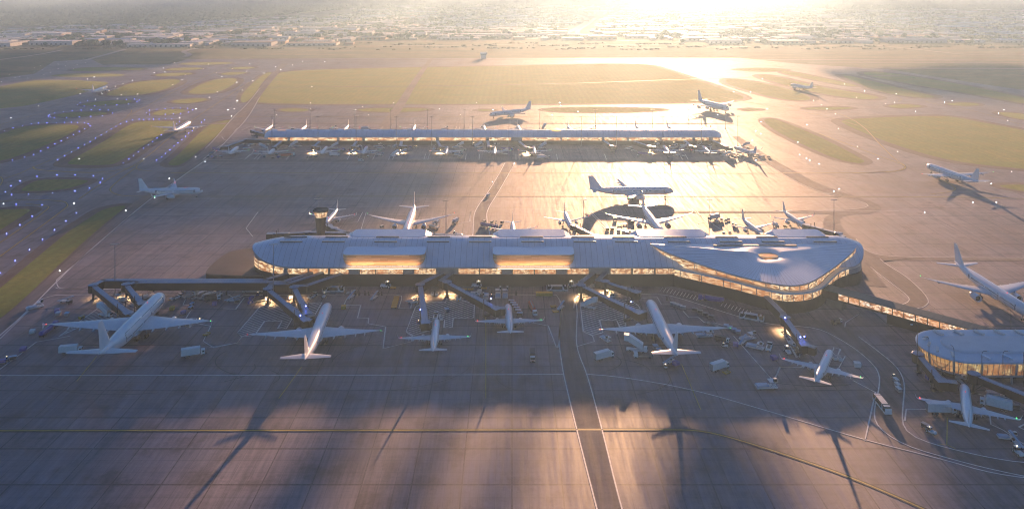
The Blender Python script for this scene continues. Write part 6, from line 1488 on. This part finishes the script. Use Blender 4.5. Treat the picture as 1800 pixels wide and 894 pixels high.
while (cnt < 285 or ns < 1100) and tries < 60000:
    tries += 1
    py_ = 82 - abs(rng.gauss(0, 26)) if cnt < 285 else rng.uniform(8, 80)
    px_ = rng.uniform(-60, 1860)
    if not in_zone(px_, py_) or near_road(px_, py_): continue
    p = P(px_, py_)
    if px_ < 330 and rng.random() < .4: continue
    if cnt < 285: w, d = rng.choice([40, 55, 70, 90, 120, 150]) * rng.uniform(.8, 1.2), rng.uniform(28, 70)
    else: w, d = rng.choice([14, 20, 30, 45, 80, 120]) * rng.uniform(.8, 1.3), rng.uniform(12, 60)
    if not free(p.x, p.y, w, d, 10 if cnt < 285 else 5): continue
    occ.append((p.x, p.y, w, d)); wi, ri = rng.choice([0, 0, 1, 2, 3, 4, 5]), rng.choice([0, 0, 1, 1, 2, 3, 3, 4, 5])
    h = rng.uniform(6, 10); rz_ = rng.choice([0, 0, 0, .06, -.05])
    if cnt < 285: shed(p.x, p.y, w, d, h, rz_, wi, ri, rng.random() < .3, lab(px_, py_, ri, w)); cnt += 1
    else: shed(p.x, p.y, w, d, h * .8, rz_, wi, ri, False, mb=mbs); ns += 1
tag(mbs.build('suburb_building'), kind='stuff')

# ------------------------------------------------------------------ trees: one low-poly crown recipe, many clumps
def crown_geo(rg, x, y, r, h, n=5):
    """several overlapping lumpy clumps"""
    V_, F_ = [], []
    for k in range(n):
        a = rg.uniform(0, 6.28); q = rg.uniform(0, .55) * r; cr = r * rg.uniform(.38, .62); cz = h * rg.uniform(.45, .8)
        cx, cy = x + math.cos(a) * q, y + math.sin(a) * q
        b0 = len(V_)
        for v in ICO_V:
            j = rg.uniform(.72, 1.2); V_.append((cx + v[0] * cr * j, cy + v[1] * cr * j, cz + v[2] * cr * .85 * j))
        for f in ICO_F: F_.append([i + b0 for i in f])
    return V_, F_
bm = bmesh.new(); bmesh.ops.create_icosphere(bm, subdivisions=1, radius=1); ICO_V = [tuple(v.co) for v in bm.verts]; bm.verts.index_update(); ICO_F = [[v.index for v in f.verts] for f in bm.faces]; bm.free()
tp = []
for k in range(8):
    rg = random.Random(100 + k); r = empty('tree')
    mb = MB(); mb.cyl((0, 0, 0), (.3, .2, 5), .5, .3, 'bark', 6)
    for q in range(4): a = q * 1.6 + k; mb.cyl((.2, .1, 3.4), (math.cos(a) * 2.6, math.sin(a) * 2.6, 7), .22, .08, 'bark', 5)
    mb.build('trunk', r)
    v, f = crown_geo(rg, 0, 0, 6.5, 9.5, 11); mb = MB(); mb.add(v, f, 'leaf' if k % 2 else 'leaf2'); mb.build('crown', r); tp.append(r)
first_t = [True] * 8
clusters = [(145, 81, 12, 8), (163, 81.5, 10, 5), (181, 81.5, 10, 5), (207, 81, 12, 6), (130, 68, 22, 10), (215, 66, 22, 12), (340, 57, 22, 14), (300, 78, 34, 16), (460, 72, 22, 10), (555, 68, 12, 7), (575, 63, 12, 6), (410, 62, 16, 8), (635, 66, 40, 16), (700, 68, 22, 8), (1315, 64, 50, 22), (1370, 27, 20, 8), (1430, 58, 22, 10), (1470, 62, 30, 10), (1530, 50, 26, 10), (1440, 68, 22, 8), (1640, 70, 16, 8), (1730, 71, 50, 18), (1560, 68, 40, 10), (1770, 56, 30, 8), (1490, 35, 30, 8), (1180, 62, 12, 5)]
nt_ = 0
for cx, cy, sp_, n in clusters:
    for k in range(n):
        x, y = cx + rng.uniform(-1, 1) * sp_, cy + rng.uniform(-1, 1) * 1.6; p = P(x, y)
        i = rng.randrange(8); o = tp[i] if first_t[i] else copy_tree(tp[i]); first_t[i] = False; s_ = rng.uniform(1.0, 1.9)
        o.location = (p.x, p.y, 0); o.rotation_euler = (0, 0, rng.uniform(0, 6.28)); o.scale = (s_ * 1.1, s_ * 1.1, s_)
        side = 'left' if x < 620 else 'middle' if x < 1200 else 'right'
        tag(o, 'leafy dark tree standing among the warehouses in the %s of the industrial strip' % side, 'tree', 'trees among the warehouses, %s' % side); nt_ += 1
# distant wood and scattered trees: nobody could count them
def wood(n, picker, rr, hh, name, seed, clumps=1, m='leaf'):
    g_ = np.random.default_rng(seed); iv = np.array(ICO_V); fi = np.array(ICO_F)
    pts = picker(g_, n); n = len(pts)
    r = g_.uniform(rr[0], rr[1], n); h = g_.uniform(hh[0], hh[1], n)
    V_ = np.empty((n, 12, 3)); j = g_.uniform(.7, 1.25, (n, 12, 1))
    V_[:] = iv[None] * j
    V_[:, :, 0] *= r[:, None]; V_[:, :, 1] *= r[:, None]; V_[:, :, 2] *= (h * .55)[:, None]
    V_[:, :, 0] += pts[:, 0, None]; V_[:, :, 1] += pts[:, 1, None]; V_[:, :, 2] += (h * .5)[:, None]
    Fc = fi[None] + (np.arange(n) * 12)[:, None, None]
    me = bpy.data.meshes.new(name); me.vertices.add(n * 12); me.vertices.foreach_set('co', V_.reshape(-1).astype(np.float32))
    nf = n * 20; me.loops.add(nf * 3); me.loops.foreach_set('vertex_index', Fc.reshape(-1).astype(np.int32))
    me.polygons.add(nf); me.polygons.foreach_set('loop_start', np.arange(0, nf * 3, 3, dtype=np.int32))
    me.update(calc_edges=True); me.validate(); me.materials.append(M[m]); o = bpy.data.objects.new(name, me); COL.objects.link(o); tag(o, kind='stuff'); return o
def pick_px(x0, x1, ylo, yhi):
    def f(g_, n):
        Y0, Y1 = F * H / (yhi + 30), F * H / (ylo + 30); Y = np.sqrt(g_.uniform(Y0 ** 2, Y1 ** 2, n)); px_ = g_.uniform(x0, x1, n)
        return np.stack([(px_ - 900) / F * Y, Y], 1)
    return f
def keep(f, test):
    def g(g_, n):
        p = f(g_, n); px_ = 900 + F * p[:, 0] / p[:, 1]; py_ = F * H / p[:, 1] + HZ
        k = np.array([test(a, b) for a, b in zip(px_, py_)]); return p[k]
    return g
def forest_t(a, b):
    if a < 620: return b < (46 - a * .012 if a < 330 else 42 - (a - 330) * .09) or (a < 330 and 40 < b < 47)
    if a < 960: return b < 13 + 4 * math.sin(a * .05)
    if a < 1200: return b < 10
    return b < 17 + 2 * math.sin(a * .03)
wood(52000, keep(pick_px(-80, 1880, -2, 48), forest_t), (8, 19), (9, 17), 'forest', 3)
def clear(a, b):
    if not in_zone(a, b) or near_road(a, b): return False
    return (math.sin(a * .07 + b * .5) + math.sin(a * .023 - b * .9)) > -.1
def free_pts(f):
    arr = np.array(occ)
    def g(g_, n):
        p = f(g_, n); out = []
        for q in p:
            d = (np.abs(arr[:, 0] - q[0]) < arr[:, 2] / 2 + 5) & (np.abs(arr[:, 1] - q[1]) < arr[:, 3] / 2 + 5)
            if not d.any(): out.append(q)
        return np.array(out)
    return g
wood(34000, free_pts(keep(pick_px(-60, 1860, 8, 80), clear)), (6, 13), (7, 13), 'suburb_wood', 5)
def hedge_t(a, b): return math.sin(a * .045 + b * .8) + math.sin(a * .013 - b * 1.3) + math.sin(b * 2.7 + a * .004) > 1.25
wood(5000, keep(pick_px(-60, 1860, 76, 88), hedge_t), (2, 7), (1.5, 4), 'scrub', 8, m='leaf2')

# ------------------------------------------------------------------ air, light, camera
hz = bpy.data.materials.new('haze_air'); hz.use_nodes = True; nt = hz.node_tree
nt.nodes.remove(nt.nodes['Principled BSDF'])
pv = nn(nt, 'ShaderNodeVolumePrincipled'); pv.inputs['Color'].default_value = HAZEC; pv.inputs['Density'].default_value = HAZE; pv.inputs['Anisotropy'].default_value = ANI
nt.links.new(pv.outputs[0], nt.nodes['Material Output'].inputs['Volume'])
hb = MB(); hb.box((0, 6240, 95.5), (18100, 12650, 193), 'dark'); h_ = hb.build('haze'); h_.data.materials[0] = hz; tag(h_, kind='stuff')

w = bpy.data.worlds.new('World'); S.world = w; w.use_nodes = True; nt = w.node_tree
sk = nn(nt, 'ShaderNodeTexSky', sky_type='NISHITA'); sk.sun_disc = False
AZ, EL = math.radians(SUN_AZ), math.radians(SUN_EL)       # azimuth to the right of straight ahead (+Y)
sk.sun_elevation = EL; sk.sun_rotation = AZ; sk.altitude = 100; sk.air_density = 1.0; sk.dust_density = 0.3; sk.ozone_density = 6.0
bg = nt.nodes['Background']; nt.links.new(sk.outputs[0], bg.inputs['Color']); bg.inputs['Strength'].default_value = SKY
sl = bpy.data.lights.new('sun', 'SUN'); sl.energy = SUN; sl.angle = math.radians(.9); sl.color = SUNC
so = bpy.data.objects.new('sun', sl); COL.objects.link(so)
to_sun = Vector((math.sin(AZ) * math.cos(EL), math.cos(AZ) * math.cos(EL), math.sin(EL)))
so.rotation_euler = to_sun.to_track_quat('Z', 'Y').to_euler(); so.location = (0, 0, 400)
# added, unseen cloud between the field and the sun (it stands above the top of the picture), put there to cast soft shade over parts of the ground
M['shade_blocker'] = mat('shade_blocker_white', (.85, .85, .85), 1.0, var=.05, scale=.005)
for k, (cx, cy, ax, ay) in enumerate(SHADE_BLOCKERS):
    D_ = (200 + ay * math.tan(EL)) / math.sin(EL); c0_ = Vector((cx, cy, 0)) + to_sun * D_; g_ = np.random.default_rng(50 + k)
    mb = MB(); cz = max(6.0, ay * math.tan(EL))
    for q in range(70):
        a = g_.uniform(0, 6.283); rr_ = math.sqrt(g_.uniform(0, 1)) * .74; f_ = .33 * (1.15 - rr_ * .5)
        ox, oz = math.cos(a) * rr_ * ax, math.sin(a) * rr_ * cz
        b0 = len(mb.v)
        bm = bmesh.new(); bmesh.ops.create_icosphere(bm, subdivisions=2, radius=1); bm.verts.index_update()
        mb.add([(c0_.x + ox + v.co.x * ax * f_ * g_.uniform(.9, 1.1), c0_.y + g_.uniform(-.2, .2) * ax + v.co.y * ax * f_, c0_.z + oz + v.co.z * cz * f_ * g_.uniform(.9, 1.1)) for v in bm.verts], [[v.index for v in f.verts] for f in bm.faces], 'shade_blocker'); bm.free()
    tag(mb.build('shade_blocker', smooth=True), kind='structure')
# where look-alikes ended up with one label, count them off from the left
byl = {}
for o in list(COL.objects):
    l_ = o.get('label')
    if o.parent is None and l_ and ('warehouse' in o.name or l_.startswith('tiny')): byl.setdefault(l_, []).append(o)
for l_, os_ in byl.items():
    if len(os_) < 2: continue
    os_.sort(key=lambda o: o.location.x / o.location.y)
    for i, o in enumerate(os_):
        nm = (ords + ['eleventh', 'twelfth', 'thirteenth'])[i] if i < len(os_) - 1 else 'last'
        o['label'] = '%s from left: %s' % (nm, l_) if nm != 'last' else 'rightmost: %s' % l_
        if not l_.startswith('tiny'): o['label'] = o['label'].replace(' of the industrial strip', ' of industrial strip').replace(' in the ', ' in ')
cd = bpy.data.cameras.new('camera'); cam = bpy.data.objects.new('camera', cd); COL.objects.link(cam)
cam.location = (0, 0, H); cam.rotation_euler = (math.pi / 2, 0, 0)
cd.sensor_fit = 'HORIZONTAL'; cd.sensor_width = 36; cd.lens = 36 * F / 1800; cd.shift_y = -(447 - HZ) / 1800.0
cd.clip_start = 1; cd.clip_end = 40000; S.camera = cam
S.view_settings.view_transform = 'Standard'; S.view_settings.look = 'None'; S.view_settings.exposure = EXPO; S.view_settings.gamma = 1
S.render.engine = 'CYCLES'; c = S.cycles
c.use_denoising = True
try: c.denoiser = 'OPENIMAGEDENOISE'
except Exception: pass
S.render.filter_size = 1.0; c.filter_width = 1.05; c.denoising_prefilter = 'ACCURATE'; c.denoising_input_passes = 'RGB_ALBEDO_NORMAL'
c.max_bounces = 5; c.diffuse_bounces = 2; c.glossy_bounces = 3; c.volume_bounces = 0; c.transmission_bounces = 2
c.sample_clamp_indirect = 4; c.sample_clamp_direct = 0; c.caustics_reflective = False; c.caustics_refractive = False
